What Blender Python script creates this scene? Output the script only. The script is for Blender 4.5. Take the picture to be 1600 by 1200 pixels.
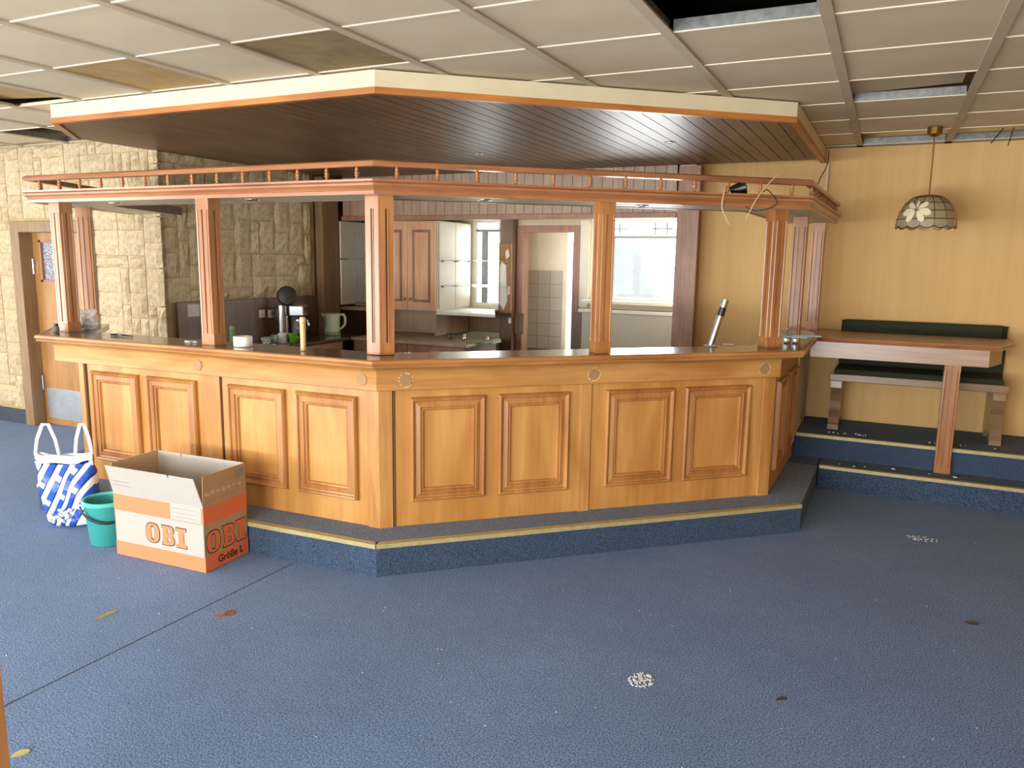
import bpy, bmesh, math, random
from mathutils import Vector, Matrix
random.seed(7)
R = math.radians
scene = bpy.context.scene
COL = scene.collection
for o in list(bpy.data.objects):
    bpy.data.objects.remove(o)

# ------------------------------------------------------------------ camera
F, YAW, PITCH, ROLL = 1202.674, -0.448538, -0.161378, 0.0151845
CH = 1.693
CE = 2.647
def cam_axes():
    f = Vector((math.sin(YAW)*math.cos(PITCH), math.cos(YAW)*math.cos(PITCH), math.sin(PITCH)))
    rt = Vector((math.cos(YAW), -math.sin(YAW), 0)); up = rt.cross(f)
    rt2 = rt*math.cos(ROLL) + up*math.sin(ROLL)
    return rt2, rt2.cross(f), f
RT, UP, FW = cam_axes()
cam_data = bpy.data.cameras.new('camera')
cam_data.sensor_width = 36.0
cam_data.lens = F/1600*36.0
cam_data.clip_start = 0.05
cam = bpy.data.objects.new('camera', cam_data)
COL.objects.link(cam)
m3 = Matrix((RT, UP, -FW)).transposed()
cam.matrix_world = Matrix.Translation((0, 0, CH)) @ m3.to_4x4()
scene.camera = cam

# pixel -> point on a known plane (z, y or x constant)
def ray(x, y): return FW + RT*((x-800)/F) - UP*((y-600)/F)
CP = Vector((0, 0, CH))
def pz(x, y, z): d = ray(x, y); return CP + d*((z-CH)/d.z)
def py_(x, y, Y): d = ray(x, y); return CP + d*(Y/d.y)
def px_(x, y, X): d = ray(x, y); return CP + d*(X/d.x)

# ------------------------------------------------------------------ world, light, exposure
scene.view_settings.view_transform = 'Standard'
scene.view_settings.look = 'None'
scene.view_settings.gamma = 1.0
scene.view_settings.use_curve_mapping = False
scene.view_settings.exposure = -0.15
w = bpy.data.worlds.new('daylight'); scene.world = w; w.use_nodes = True
bg = w.node_tree.nodes['Background']
bg.inputs[0].default_value = (0.86, 0.93, 1.0, 1); bg.inputs[1].default_value = 7.0
def area(name, loc, rot, sx, sy, power, col):
    l = bpy.data.lights.new(name, 'AREA'); l.shape = 'RECTANGLE'; l.size = sx; l.size_y = sy
    l.energy = power; l.color = col
    o = bpy.data.objects.new(name, l); COL.objects.link(o); o.location = loc; o.rotation_euler = rot
    return o
# daylight entering by the tall windows behind and to the left of the viewer;
# the lower strips are added fill lamps, tilted up to brighten the ceiling
DAY = (0.95, 0.98, 1.0)
area('daylight_front_window', (-6.3, -2.85, 1.45), (R(90), 0, 0), 3.6, 1.9, 190, DAY)
area('daylight_front_window_b', (-1.6, -2.85, 1.45), (R(90), 0, 0), 3.6, 1.9, 165, DAY)
area('daylight_left_window', (-9.35, 0.6, 1.45), (R(90), 0, R(-90)), 4.4, 1.9, 85, DAY)
area('pavement_bounce_front', (-6.3, -2.8, 0.75), (R(130), 0, 0), 3.6, 0.5, 110, (1.0, 0.97, 0.92))
area('ceiling_fill_front_b', (-1.6, -2.8, 0.75), (R(130), 0, 0), 3.6, 0.5, 270, (1.0, 0.97, 0.92))
area('ceiling_fill_left', (-9.3, 0.6, 0.75), (R(130), 0, R(-90)), 4.4, 0.5, 60, (1.0, 0.97, 0.92))
area('daylight_bar_window', (-2.25, 7.72, 1.66), (R(-90), 0, 0), 0.8, 0.75, 32, DAY)
area('daylight_niche_window', (-4.08, 7.72, 1.66), (R(-90), 0, 0), 0.3, 0.75, 5, DAY)
area('tiled_room_fill', (-3.0, 8.04, 1.4), (R(90), 0, R(90)), 0.2, 1.5, 7, DAY)  # lamp added at the blank side wall to brighten the tiled room

# ------------------------------------------------------------------ materials
def lin(c):
    if isinstance(c, str):
        c = tuple(int(c[i:i+2], 16)/255 for i in (0, 2, 4))
    return tuple((v/12.92 if v <= 0.04045 else ((v+0.055)/1.055)**2.4) for v in c) + (1.0,)
MATS = {}
def base_mat(name):
    m = bpy.data.materials.new(name); m.use_nodes = True
    nt = m.node_tree; b = nt.nodes['Principled BSDF']
    MATS[name] = m
    return m, nt, b
def coords(nt, scale=(1, 1, 1), kind='Object', rot=(0, 0, 0)):
    tc = nt.nodes.new('ShaderNodeTexCoord'); mp = nt.nodes.new('ShaderNodeMapping')
    mp.inputs['Scale'].default_value = scale; mp.inputs['Rotation'].default_value = rot
    nt.links.new(tc.outputs[kind], mp.inputs['Vector']); return mp.outputs['Vector']
def noise(nt, vec, scale, detail=3, rough=0.55, dist=0.0):
    n = nt.nodes.new('ShaderNodeTexNoise'); n.inputs['Scale'].default_value = scale
    n.inputs['Detail'].default_value = detail; n.inputs['Roughness'].default_value = rough
    n.inputs['Distortion'].default_value = dist
    nt.links.new(vec, n.inputs['Vector']); return n.outputs['Fac']
def ramp(nt, fac, stops):
    r = nt.nodes.new('ShaderNodeValToRGB'); e = r.color_ramp.elements
    e[0].position, e[0].color = stops[0]; e[1].position, e[1].color = stops[-1]
    for p, c in stops[1:-1]:
        q = e.new(p); q.color = c
    nt.links.new(fac, r.inputs['Fac']); return r.outputs['Color']
def mix(nt, fac, a, b, mode='MIX'):
    n = nt.nodes.new('ShaderNodeMix'); n.data_type = 'RGBA'; n.blend_type = mode
    if isinstance(fac, (int, float)): n.inputs[0].default_value = fac
    else: nt.links.new(fac, n.inputs[0])
    for i, v in ((6, a), (7, b)):
        if isinstance(v, tuple): n.inputs[i].default_value = v
        else: nt.links.new(v, n.inputs[i])
    return n.outputs[2]
def bump(nt, b, h, strength=0.3, dist=0.01):
    n = nt.nodes.new('ShaderNodeBump'); n.inputs['Strength'].default_value = strength
    n.inputs['Distance'].default_value = dist
    nt.links.new(h, n.inputs['Height']); nt.links.new(n.outputs['Normal'], b.inputs['Normal'])
def plain(name, c, rough=0.5, metal=0.0, var=0.0, vscale=6.0, bmp=0.0, bscale=60.0, spec=None, coat=0.0):
    m, nt, b = base_mat(name); c = lin(c)
    b.inputs['Roughness'].default_value = rough; b.inputs['Metallic'].default_value = metal
    if spec is not None: b.inputs['Specular IOR Level'].default_value = spec
    if coat: b.inputs['Coat Weight'].default_value = coat
    v = coords(nt)
    if var:
        f = noise(nt, v, vscale, 4)
        d = tuple(x*(1-var) for x in c[:3])+(1,); l = tuple(min(1, x*(1+var)) for x in c[:3])+(1,)
        nt.links.new(ramp(nt, f, [(0.3, d), (0.7, l)]), b.inputs['Base Color'])
    else:
        b.inputs['Base Color'].default_value = c
    if bmp: bump(nt, b, noise(nt, v, bscale, 3), bmp, 0.004)
    return m
def wood(name, dark, light, axis='z', rough=0.38, fine=60.0, contrast=1.0, coat=0.12, rnd=0.0, spec=0.5, rz=0.0):
    m, nt, b = base_mat(name)
    s = {'x': (0.06, 1, 1), 'y': (1, 0.06, 1), 'z': (1, 1, 0.06)}[axis]
    s2 = {'x': (0.25, 1, 1), 'y': (1, 0.25, 1), 'z': (1, 1, 0.25)}[axis]
    def gc(sc):
        v = coords(nt, sc)
        if rz:
            r_ = nt.nodes.new('ShaderNodeMapping'); r_.inputs['Rotation'].default_value = (0, 0, -rz)
            tcn = nt.nodes.new('ShaderNodeTexCoord'); nt.links.new(tcn.outputs['Object'], r_.inputs['Vector']); nt.links.new(r_.outputs['Vector'], v.node.inputs['Vector'])
        return v
    f1 = noise(nt, gc(s), fine, 5, 0.6)
    f2 = noise(nt, gc(s2), 3.2, 2, 0.45, 1.6)
    d, l = lin(dark), lin(light)
    c1 = ramp(nt, f2, [(0.32, d), (0.68, l)])
    c2 = ramp(nt, f1, [(0.3, tuple(x*0.78 for x in d[:3])+(1,)), (0.62, (1, 1, 1, 1))])
    out = mix(nt, 0.35*contrast, c1, mix(nt, 1.0, c1, c2, 'MULTIPLY'))
    if rnd:
        oi = nt.nodes.new('ShaderNodeObjectInfo')
        rr = ramp(nt, oi.outputs['Random'], [(0, (1-rnd,)*3+(1,)), (1, (1, 1, 1, 1))])
        out = mix(nt, 1.0, out, rr, 'MULTIPLY')
    nt.links.new(out, b.inputs['Base Color'])
    b.inputs['Roughness'].default_value = rough; b.inputs['Coat Weight'].default_value = coat
    b.inputs['Coat Roughness'].default_value = 0.25
    b.inputs['Specular IOR Level'].default_value = spec
    bump(nt, b, f1, 0.08, 0.002)
    return m
def wood_runs(name, *a, **k):
    # the same wood with its grain along each run of the bar
    for suf, rz in (('', R(2.5)), ('_d', R(42.8)), ('_y', R(89)), ('_c', R(-45))): wood(name+suf, *a, rz=rz, **k)
def glass(name, c=(0.9, 0.95, 0.93), rough=0.02, alpha=0.25, bmp=0.0):
    m, nt, b = base_mat(name)
    b.inputs['Base Color'].default_value = tuple(c)+(1,); b.inputs['Roughness'].default_value = rough
    b.inputs['Alpha'].default_value = alpha
    if bmp:
        bump(nt, b, noise(nt, coords(nt), 55, 2), bmp, 0.02)
    return m

# carpet
def make_carpet(name, dark, light):
    m, nt, b = base_mat(name)
    v = coords(nt)
    fine = noise(nt, v, 150, 4, 0.75); big = noise(nt, v, 1.3, 5, 0.65); mid = noise(nt, v, 14, 4, 0.6)
    c = ramp(nt, fine, [(0.40, lin(dark)), (0.62, lin(light))])
    c = mix(nt, 0.45, c, ramp(nt, big, [(0.3, (0.62, 0.64, 0.66, 1)), (0.7, (1.1, 1.06, 1.0, 1))]), 'MULTIPLY')
    c = mix(nt, 0.35, c, ramp(nt, mid, [(0.3, (0.72, 0.74, 0.76, 1)), (0.7, (1.1, 1.08, 1.05, 1))]), 'MULTIPLY')
    nt.links.new(c, b.inputs['Base Color']); b.inputs['Roughness'].default_value = 0.95
    b.inputs['Specular IOR Level'].default_value = 0.15
    b.inputs['Sheen Weight'].default_value = 0.12; b.inputs['Sheen Roughness'].default_value = 0.5
    b.inputs['Sheen Tint'].default_value = (0.8, 0.88, 1, 1)
    bump(nt, b, fine, 0.5, 0.004)
    return m
make_carpet('blue_carpet', '314a72', '86a0cc')
make_carpet('shaded_step_carpet', '263448', '526580')  # same carpet as the floor, shade on the steps put into the colour
# rough cast stone
m, nt, b = base_mat('stone')
v = coords(nt); g1 = noise(nt, v, 26, 5, 0.65); g2 = noise(nt, v, 8, 4, 0.6)
oi = nt.nodes.new('ShaderNodeObjectInfo')
c = ramp(nt, g1, [(0.25, lin('a8936e')), (0.55, lin('cdb996')), (0.8, lin('ded0b2'))])
c = mix(nt, 1.0, c, ramp(nt, oi.outputs['Random'], [(0, (0.88, 0.86, 0.82, 1)), (1, (1, 1, 1, 1))]), 'MULTIPLY')
nt.links.new(c, b.inputs['Base Color']); b.inputs['Roughness'].default_value = 0.92
add = nt.nodes.new('ShaderNodeMath'); add.operation = 'MULTIPLY_ADD'; add.inputs[1].default_value = 1.0
nt.links.new(g1, add.inputs[0]); nt.links.new(g2, add.inputs[2])
bump(nt, b, add.outputs[0], 0.9, 0.02)
plain('mortar', 'ab9467', 0.95, var=0.15, bmp=0.4)
# painted ochre wall, faint wallpaper stripes
m, nt, b = base_mat('ochre_wall')
st = noise(nt, coords(nt, (1, 1, 0.02)), 18, 2); bl = noise(nt, coords(nt), 1.2, 4)
c = ramp(nt, st, [(0.3, lin('dcb274')), (0.7, lin('e2bb7e'))])
c = mix(nt, 0.3, c, ramp(nt, bl, [(0.3, (0.86, 0.82, 0.76, 1)), (0.7, (1, 1, 1, 1))]), 'MULTIPLY')
nt.links.new(c, b.inputs['Base Color']); b.inputs['Roughness'].default_value = 0.85
bump(nt, b, noise(nt, coords(nt), 160, 2), 0.12, 0.003)
plain('cream_wall', 'd6c8ac', 0.85, var=0.05)
plain('white_wall', 'e2ddd0', 0.8, var=0.04)
# ceiling
m, nt, b = base_mat('ceiling_tile')
oi = nt.nodes.new('ShaderNodeObjectInfo')
c = ramp(nt, noise(nt, coords(nt), 3, 4), [(0.3, lin('ccb998')), (0.7, lin('d4c3a3'))])
c = mix(nt, 1.0, c, ramp(nt, oi.outputs['Random'], [(0, (0.94, 0.94, 0.93, 1)), (1, (1, 1, 1, 1))]), 'MULTIPLY')
nt.links.new(c, b.inputs['Base Color']); b.inputs['Roughness'].default_value = 0.9
bump(nt, b, noise(nt, coords(nt), 240, 2), 0.2, 0.002)
def stain(name, lo, hi):
    m, nt, b = base_mat(name)
    f = noise(nt, coords(nt), 5, 6, 0.65, 0.6)
    nt.links.new(ramp(nt, f, [(0.3, lin(lo)), (0.75, lin(hi))]), b.inputs['Base Color'])
    b.inputs['Roughness'].default_value = 0.9
stain('stained_tile_dark', '7a6440', 'a08a5c'); stain('stained_tile_tan', 'a08048', 'bb9c62')
plain('runner_beige', 'b8a88c', 0.7, var=0.05)
plain('tee_white', 'e2d6bc', 0.6)
plain('galvanised', '83837f', 0.45, 0.8, var=0.25, vscale=25)
plain('plenum_black', '15120f', 0.95)
# woods
wood('honey_wood', 'b37a3a', 'cd9a58', 'z', fine=42, coat=0.2)
wood_runs('honey_wood_x', 'b37a3a', 'cd9a58', 'x', fine=42, coat=0.2)
wood('honey_panel', 'b67c3a', 'd09c58', 'z', fine=30, contrast=0.6, coat=0.2)
wood_runs('frame_wood', 'a66d36', 'c48c4e', 'x', fine=42, coat=0.3)
wood('frame_wood_z', 'a66d36', 'c48c4e', 'z', fine=42, coat=0.3)
wood('post_wood', 'a06738', 'bd824c', 'z', fine=60, rough=0.32, coat=0.3)
wood_runs('gantry_wood', '9c6440', 'b67d52', 'x', fine=45, rough=0.3, coat=0.35)
wood_runs('trim_wood', 'a8672c', 'c27f3f', 'x', fine=40, rough=0.4)
wood('soffit_wood', '69492f', '86603f', 'y', fine=70, rough=0.45, coat=0.05, rnd=0.12, spec=0.5)
wood('plank_wood', 'a88b70', 'bfa388', 'z', fine=60, rough=0.45, rnd=0.12)
wood('cabinet_wood', 'd09a70', 'e0b28a', 'z', fine=50, rough=0.38, coat=0.25)
wood('beech', 'd2a86c', 'e6c48c', 'z', fine=50, rough=0.5)
wood('table_wood', '97714a', 'ad865a', 'x', fine=40, rough=0.35, coat=0.3)
wood('apron_wood', 'b08d74', 'c4a48c', 'x', fine=40, rough=0.3, coat=0.4)
wood('bench_wood', '86664a', 'a08060', 'x', fine=40, rough=0.3, coat=0.4)
wood('door_wood', 'a2733c', 'b6874c', 'z', fine=40, rough=0.4, coat=0.2)
wood('door_frame_wood', '88694a', '9a7b58', 'z', fine=40, rough=0.5)
wood('kitchen_brown', '664c39', '7c5f48', 'z', fine=40, rough=0.4)
wood('worktop_dark', '4b3a2c', '5d4936', 'x', fine=30, rough=0.16, coat=0.5)
wood('frame_brown', '94684c', 'ad8064', 'z', fine=40, rough=0.45)
plain('groove_dark', '3a2413', 0.7)
plain('baseboard_dark', '39414c', 0.8, var=0.1)
plain('panel_grey', 'bfb7a4', 0.45, var=0.04)
plain('panel_grey_lit', 'ddd6c4', 0.45, var=0.04)  # grey panel made paler, colour stands in for light reaching the niche
plain('clip_metal', '5b5248', 0.35, 0.8)
plain('shelf_underside', 'd8c8a4', 0.5, var=0.05)
plain('brass', 'b3a678', 0.45, 0.2, var=0.12, vscale=30)
plain('brass_dark', '8a6a30', 0.35, 0.9)
plain('white_paint', 'eae6da', 0.5, var=0.03)
plain('cream_fascia', 'd2c5a4', 0.55, var=0.05)
plain('steel', 'b9bbbd', 0.25, 1.0, var=0.08)
plain('chrome', 'd8dadc', 0.12, 1.0)
plain('kick_plate', 'b8bcc2', 0.35, 0.6, var=0.12, vscale=9)
plain('black_plastic', '1b1917', 0.35)
plain('dark_brown_plastic', '2b2320', 0.4)
plain('white_plastic', 'ece8e0', 0.35)
plain('white_ceramic', 'e6e8e8', 0.15, coat=0.5)
plain('green_ceramic', '6aa02c', 0.2, coat=0.5)
plain('pale_green', 'cddab6', 0.35)
plain('pale_green_dark', '8ca07c', 0.35)
plain('can_green', '6f8f5e', 0.4)
plain('turquoise', '3a938f', 0.35)
plain('turquoise_rim', '57bfb8', 0.35)
plain('handle_black', '20282c', 0.4)
plain('grey_stuff', '6c6458', 0.8, var=0.2)
plain('paper', 'd9d0c6', 0.8, var=0.04)
plain('cork', '9a7350', 0.9, var=0.25, vscale=80, bmp=0.3)
plain('bench_green', '2c2f1e', 0.85, var=0.15, vscale=40, bmp=0.2, bscale=200)
plain('cable_beige', 'cbb68a', 0.5)
plain('cable_dark', '3a2a1c', 0.6)
plain('tile_wall', 'a59a88', 0.35, var=0.04)
plain('grout', '7c7164', 0.9)
plain('card_brown', 'b08a62', 0.85, var=0.05)
plain('card_white', 'aaa39a', 0.75, var=0.03)
plain('card_inside', 'bda489', 0.85, var=0.05)
plain('print_orange', 'd97c52', 0.75)
plain('print_orange_dark', 'd96d40', 0.75)
plain('print_black', '241c18', 0.8)
plain('print_grey', '8d8378', 0.8)
plain('crumb_white', 'd8d8d4', 0.9)
plain('leaf_tan', 'a89a62', 0.8, var=0.15)
plain('leaf_brown', '8a5636', 0.8, var=0.2)
plain('shell_pane', '9c8e74', 0.4, var=0.12, vscale=20)
plain('shell_petal', 'f0e2ba', 0.35, var=0.06)
plain('tape_core', 'd7c9b2', 0.8)
plain('copper_shine', 'c9b48c', 0.2, 0.9)
plain('pale_wood_scar', 'e8c88e', 0.8, var=0.1)
plain('round_scar', 'a27d52', 0.7, var=0.1)
plain('outside_grey', '8f9498', 0.8, var=0.1)
plain('outside_ground', 'a8a8a0', 0.9, var=0.1)
plain('outside_dark', '4c4e54', 0.8, var=0.2)
glass('window_glass', (0.95, 0.98, 1.0), 0.02, 0.08)
glass('shelf_glass', (0.75, 0.85, 0.80), 0.03, 0.35)
glass('pot_glass', (0.5, 0.5, 0.5), 0.03, 0.35)
glass('green_glass', (0.30, 0.52, 0.45), 0.05, 0.8)
glass('clear_film', (0.85, 0.86, 0.88), 0.12, 0.55)
m, nt, b = base_mat('pebbled_glass')
b.inputs['Base Color'].default_value = lin('c9c9cf'); b.inputs['Roughness'].default_value = 0.12
vo = nt.nodes.new('ShaderNodeTexVoronoi'); vo.inputs['Scale'].default_value = 60
nt.links.new(coords(nt), vo.inputs['Vector'])
nt.links.new(ramp(nt, vo.outputs['Distance'], [(0.1, lin('e9e9ef')), (0.6, lin('8c8a90'))]), b.inputs['Base Color'])
bump(nt, b, vo.outputs['Distance'], 0.8, 0.02)
# patterned carrier bag
m, nt, b = base_mat('bag_print')
v = coords(nt, (1, 0.6, 1), rot=(0, R(38), 0))
br = nt.nodes.new('ShaderNodeTexBrick'); nt.links.new(coords(nt, (1, 1, 1), 'UV', (0, 0, R(-62))), br.inputs['Vector'])
br.inputs['Scale'].default_value = 1.0; br.inputs['Brick Width'].default_value = 0.17; br.inputs['Row Height'].default_value = 0.075
br.inputs['Mortar Size'].default_value = 0.017; br.inputs['Mortar Smooth'].default_value = 0.0; br.inputs['Color1'].default_value = lin('1e4fc0'); br.inputs['Color2'].default_value = lin('2a5fd4')
br.inputs['Mortar'].default_value = lin('eef3fb'); br.offset = 0.5
wv = nt.nodes.new('ShaderNodeTexWave'); wv.bands_direction = 'Y'; wv.inputs['Scale'].default_value = 0.31416/0.075
_v = coords(nt, (1, 1, 1), 'UV', (0, 0, R(-62))); _v.node.inputs['Location'].default_value = (0, 0.01875, 0)
nt.links.new(_v, wv.inputs['Vector'])
c = mix(nt, ramp(nt, wv.outputs['Fac'], [(0.955, (0, 0, 0, 1)), (0.965, (1, 1, 1, 1))]), br.outputs['Color'], lin('17316e'))
nt.links.new(c, b.inputs['Base Color']); b.inputs['Roughness'].default_value = 0.3
bump(nt, b, noise(nt, coords(nt), 22, 3), 0.35, 0.02)
plain('bag_white', 'eef2f6', 0.35, bmp=0.3, bscale=30)
# patterned cup
m, nt, b = base_mat('cup_green_pattern')
f = noise(nt, coords(nt), 70, 2)
nt.links.new(ramp(nt, f, [(0.42, lin('5e7f68')), (0.55, lin('c8d4c8'))]), b.inputs['Base Color']); b.inputs['Roughness'].default_value = 0.2

def M(n): return MATS[n]

# ------------------------------------------------------------------ mesh helpers
WLOC = {}
class MB:
    def __init__(s): s.v = []; s.f = []; s.uv = None
    def add(s, vs, fs):
        n = len(s.v); s.v += [tuple(p) for p in vs]; s.f += [tuple(i+n for i in f) for f in fs]; return s
    def box(s, c, d, rz=0.0, mat=None):
        hx, hy, hz = d[0]/2, d[1]/2, d[2]/2
        vs = [Vector((x, y, z)) for z in (-hz, hz) for x, y in ((-hx, -hy), (hx, -hy), (hx, hy), (-hx, hy))]
        Mx = mat if mat is not None else Matrix.Rotation(rz, 3, 'Z')
        c = Vector(c)
        return s.add([c + Mx @ v for v in vs], [(3, 2, 1, 0), (4, 5, 6, 7), (0, 1, 5, 4), (1, 2, 6, 5), (2, 3, 7, 6), (3, 0, 4, 7)])
    def bb(s, x0, x1, y0, y1, z0, z1):
        return s.box(((x0+x1)/2, (y0+y1)/2, (z0+z1)/2), (abs(x1-x0), abs(y1-y0), abs(z1-z0)))
    def prism(s, poly, z0, z1):
        n = len(poly)
        a = sum(poly[i][0]*poly[(i+1) % n][1]-poly[(i+1) % n][0]*poly[i][1] for i in range(n))
        if a < 0: poly = poly[::-1]
        vs = [(p[0], p[1], z0) for p in poly] + [(p[0], p[1], z1) for p in poly]
        fs = [tuple(range(n))[::-1], tuple(range(n, 2*n))] + [(i, (i+1) % n, n+(i+1) % n, n+i) for i in range(n)]
        return s.add(vs, fs)
    def lathe(s, prof, c=(0, 0, 0), seg=16, axis=None):
        c = Vector(c); n = len(prof); vs = []
        Mx = Matrix.Identity(3) if axis is None else Vector((0, 0, 1)).rotation_difference(Vector(axis)).to_matrix()
        for k in range(seg):
            a = 2*math.pi*k/seg
            for r, z in prof: vs.append(c + Mx @ Vector((r*math.cos(a), r*math.sin(a), z)))
        fs = []
        for k in range(seg):
            k2 = (k+1) % seg
            for i in range(n-1): fs.append((k*n+i, k2*n+i, k2*n+i+1, k*n+i+1))
        if prof[0] == prof[-1]: return s.add(vs, fs)
        if prof[0][0] > 1e-5: fs.append(tuple(k*n for k in range(seg))[::-1])
        if prof[-1][0] > 1e-5: fs.append(tuple(k*n+n-1 for k in range(seg)))
        return s.add(vs, fs)
    def tube(s, pts, r, seg=8, flat=None):
        pts = [Vector(p) for p in pts]; n = len(pts); vs = []
        prev = None
        for i, p in enumerate(pts):
            t = (pts[min(i+1, n-1)]-pts[max(i-1, 0)]).normalized()
            if prev is None:
                u = t.cross(Vector((0, 0, 1)) if abs(t.z) < 0.95 else Vector((1, 0, 0))).normalized()
            else:
                u = (prev - t*prev.dot(t)).normalized()
            prev = u; w = t.cross(u)
            rr = r[i] if isinstance(r, (list, tuple)) else r
            for k in range(seg):
                a = 2*math.pi*k/seg
                vs.append(p + u*math.cos(a)*rr + w*math.sin(a)*(rr if flat is None else flat))
        fs = [(i*seg+k, i*seg+(k+1) % seg, (i+1)*seg+(k+1) % seg, (i+1)*seg+k) for i in range(n-1) for k in range(seg)]
        fs += [tuple(range(seg))[::-1], tuple((n-1)*seg+k for k in range(seg))]
        return s.add(vs, fs)
    def sweep(s, prof, path, closed_prof=True):
        # prof: (outward offset, z); outward = right-hand side of the path
        path = [Vector(p) for p in path]; n = len(path); m = len(prof); vs = []
        for i, p in enumerate(path):
            ns = []
            if i > 0: d = (path[i]-path[i-1]).normalized(); ns.append(Vector((d.y, -d.x)))
            if i < n-1: d = (path[i+1]-path[i]).normalized(); ns.append(Vector((d.y, -d.x)))
            if len(ns) == 2:
                b = (ns[0]+ns[1]).normalized(); off = b/(b.dot(ns[0]))
            else: off = ns[0]
            for o, z in prof: vs.append((p.x+off.x*o, p.y+off.y*o, z))
        fs = []
        for i in range(n-1):
            for k in range(m if closed_prof else m-1):
                k2 = (k+1) % m; fs.append((i*m+k, (i+1)*m+k, (i+1)*m+k2, i*m+k2))
        if closed_prof: fs += [tuple(range(m)), tuple((n-1)*m+k for k in range(m))[::-1]]
        return s.add(vs, fs)
    def sweep_seg(s, prof, path, i):
        full = MB().sweep(prof, path, True); m = len(prof)
        vs = full.v[i*m:(i+2)*m]
        return s.add(vs, [(k, m+k, m+(k+1) % m, (k+1) % m) for k in range(m)]+[tuple(range(m)), tuple(m+k for k in range(m))[::-1]])
    def build(s, name, mat, parent=None, local=False, smooth=False, bevel=0.0, kind=None, origin=None):
        me = bpy.data.meshes.new(name)
        off = Vector((0, 0, 0))
        if parent is not None and not local: off = WLOC.get(parent.name, Vector((0, 0, 0)))
        if origin is not None: off = Vector(origin)
        me.from_pydata([tuple(Vector(v)-off) for v in s.v], [], s.f)
        bm = bmesh.new(); bm.from_mesh(me); bmesh.ops.recalc_face_normals(bm, faces=bm.faces); bm.to_mesh(me); bm.free()
        if smooth:
            for p in me.polygons: p.use_smooth = True
        me.materials.append(M(mat) if isinstance(mat, str) else mat)
        o = bpy.data.objects.new(name, me); COL.objects.link(o)
        if parent is not None: o.parent = parent
        if origin is not None and parent is None: o.location = off
        if bevel:
            md = o.modifiers.new('bevel', 'BEVEL'); md.width = bevel; md.segments = 2; md.limit_method = 'ANGLE'; md.angle_limit = R(40)
        if kind: o['kind'] = kind
        WLOC[o.name] = WLOC.get(parent.name, Vector((0, 0, 0))).copy() if parent is not None else (off if origin is not None else Vector((0, 0, 0)))
        return o
def run_parts(prof, path, name, mat, parent, sufs, smooth=None):
    for i, sf_ in enumerate(sufs):
        o = MB().sweep_seg(prof, path, i).build(name, mat+sf_, parent)
        if smooth: smooth_angle(o, smooth)
def smooth_angle(o, deg=40):
    for p in o.data.polygons: p.use_smooth = True
    try: o.data.set_sharp_from_angle(angle=R(deg))
    except Exception: pass
    return o
def thing(name, label, cat, loc=(0, 0, 0), rz=0.0, group=None):
    o = bpy.data.objects.new(name, None); COL.objects.link(o); o.location = loc; o.rotation_euler = (0, 0, rz)
    o.empty_display_size = 0.1
    o['label'] = label; o['category'] = cat
    if group: o['group'] = group
    WLOC[o.name] = Vector(loc); return o
def tag(o, label, cat, group=None, kind=None):
    o['label'] = label; o['category'] = cat
    if group: o['group'] = group
    if kind: o['kind'] = kind
    return o
def struct(o, label=None):
    o['kind'] = 'structure'
    if label: o['label'] = label
    return o
def share(src, name, parent, loc=(0, 0, 0), rot=(0, 0, 0), scale=(1, 1, 1)):
    o = src.copy(); o.name = name; COL.objects.link(o); o.parent = parent
    o.location = loc; o.rotation_euler = rot; o.scale = scale
    return o
def text_mesh(body, size, name, mat, parent, matrix, bold=0.0, depth=0.0006):
    cu = bpy.data.curves.new(name, 'FONT'); cu.body = body; cu.size = size; cu.extrude = depth; cu.offset = bold
    cu.align_x = 'CENTER'; cu.align_y = 'CENTER'
    t = bpy.data.objects.new('tmp_text', cu); COL.objects.link(t)
    dg = bpy.context.evaluated_depsgraph_get(); me = bpy.data.meshes.new_from_object(t.evaluated_get(dg))
    bpy.data.objects.remove(t)
    me.transform(matrix); me.materials.clear(); me.materials.append(M(mat))
    o = bpy.data.objects.new(name, me); COL.objects.link(o); o.parent = parent
    return o
def curve_fill(loops, name, mat, parent, matrix, depth=0.0006, offset=0.0):
    cu = bpy.data.curves.new(name, 'CURVE'); cu.dimensions = '2D'; cu.fill_mode = 'BOTH'; cu.extrude = depth; cu.offset = offset
    for lp in loops:
        sp = cu.splines.new('POLY'); sp.points.add(len(lp)-1); sp.use_cyclic_u = True
        for p, q in zip(sp.points, lp): p.co = (q[0], q[1], 0, 1)
    t = bpy.data.objects.new('tmp_curve', cu); COL.objects.link(t)
    dg = bpy.context.evaluated_depsgraph_get(); me = bpy.data.meshes.new_from_object(t.evaluated_get(dg))
    bpy.data.objects.remove(t)
    me.transform(matrix); me.materials.clear(); me.materials.append(M(mat))
    o = bpy.data.objects.new(name, me); COL.objects.link(o); o.parent = parent
    return o

# ------------------------------------------------------------------ the setting
YW = 7.15       # ochre back wall
YS = 4.66       # stone wall that faces the room
XS = -5.60      # stone wall inside the bar
YO = 7.75       # outer wall behind the bar
ST = 0.18       # step height
floor = struct(MB().bb(-9.6, 3.2, -3.1, 8.9, -0.12, 0).build('floor', 'blue_carpet'), 'blue-grey loop carpet floor of the room')
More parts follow.
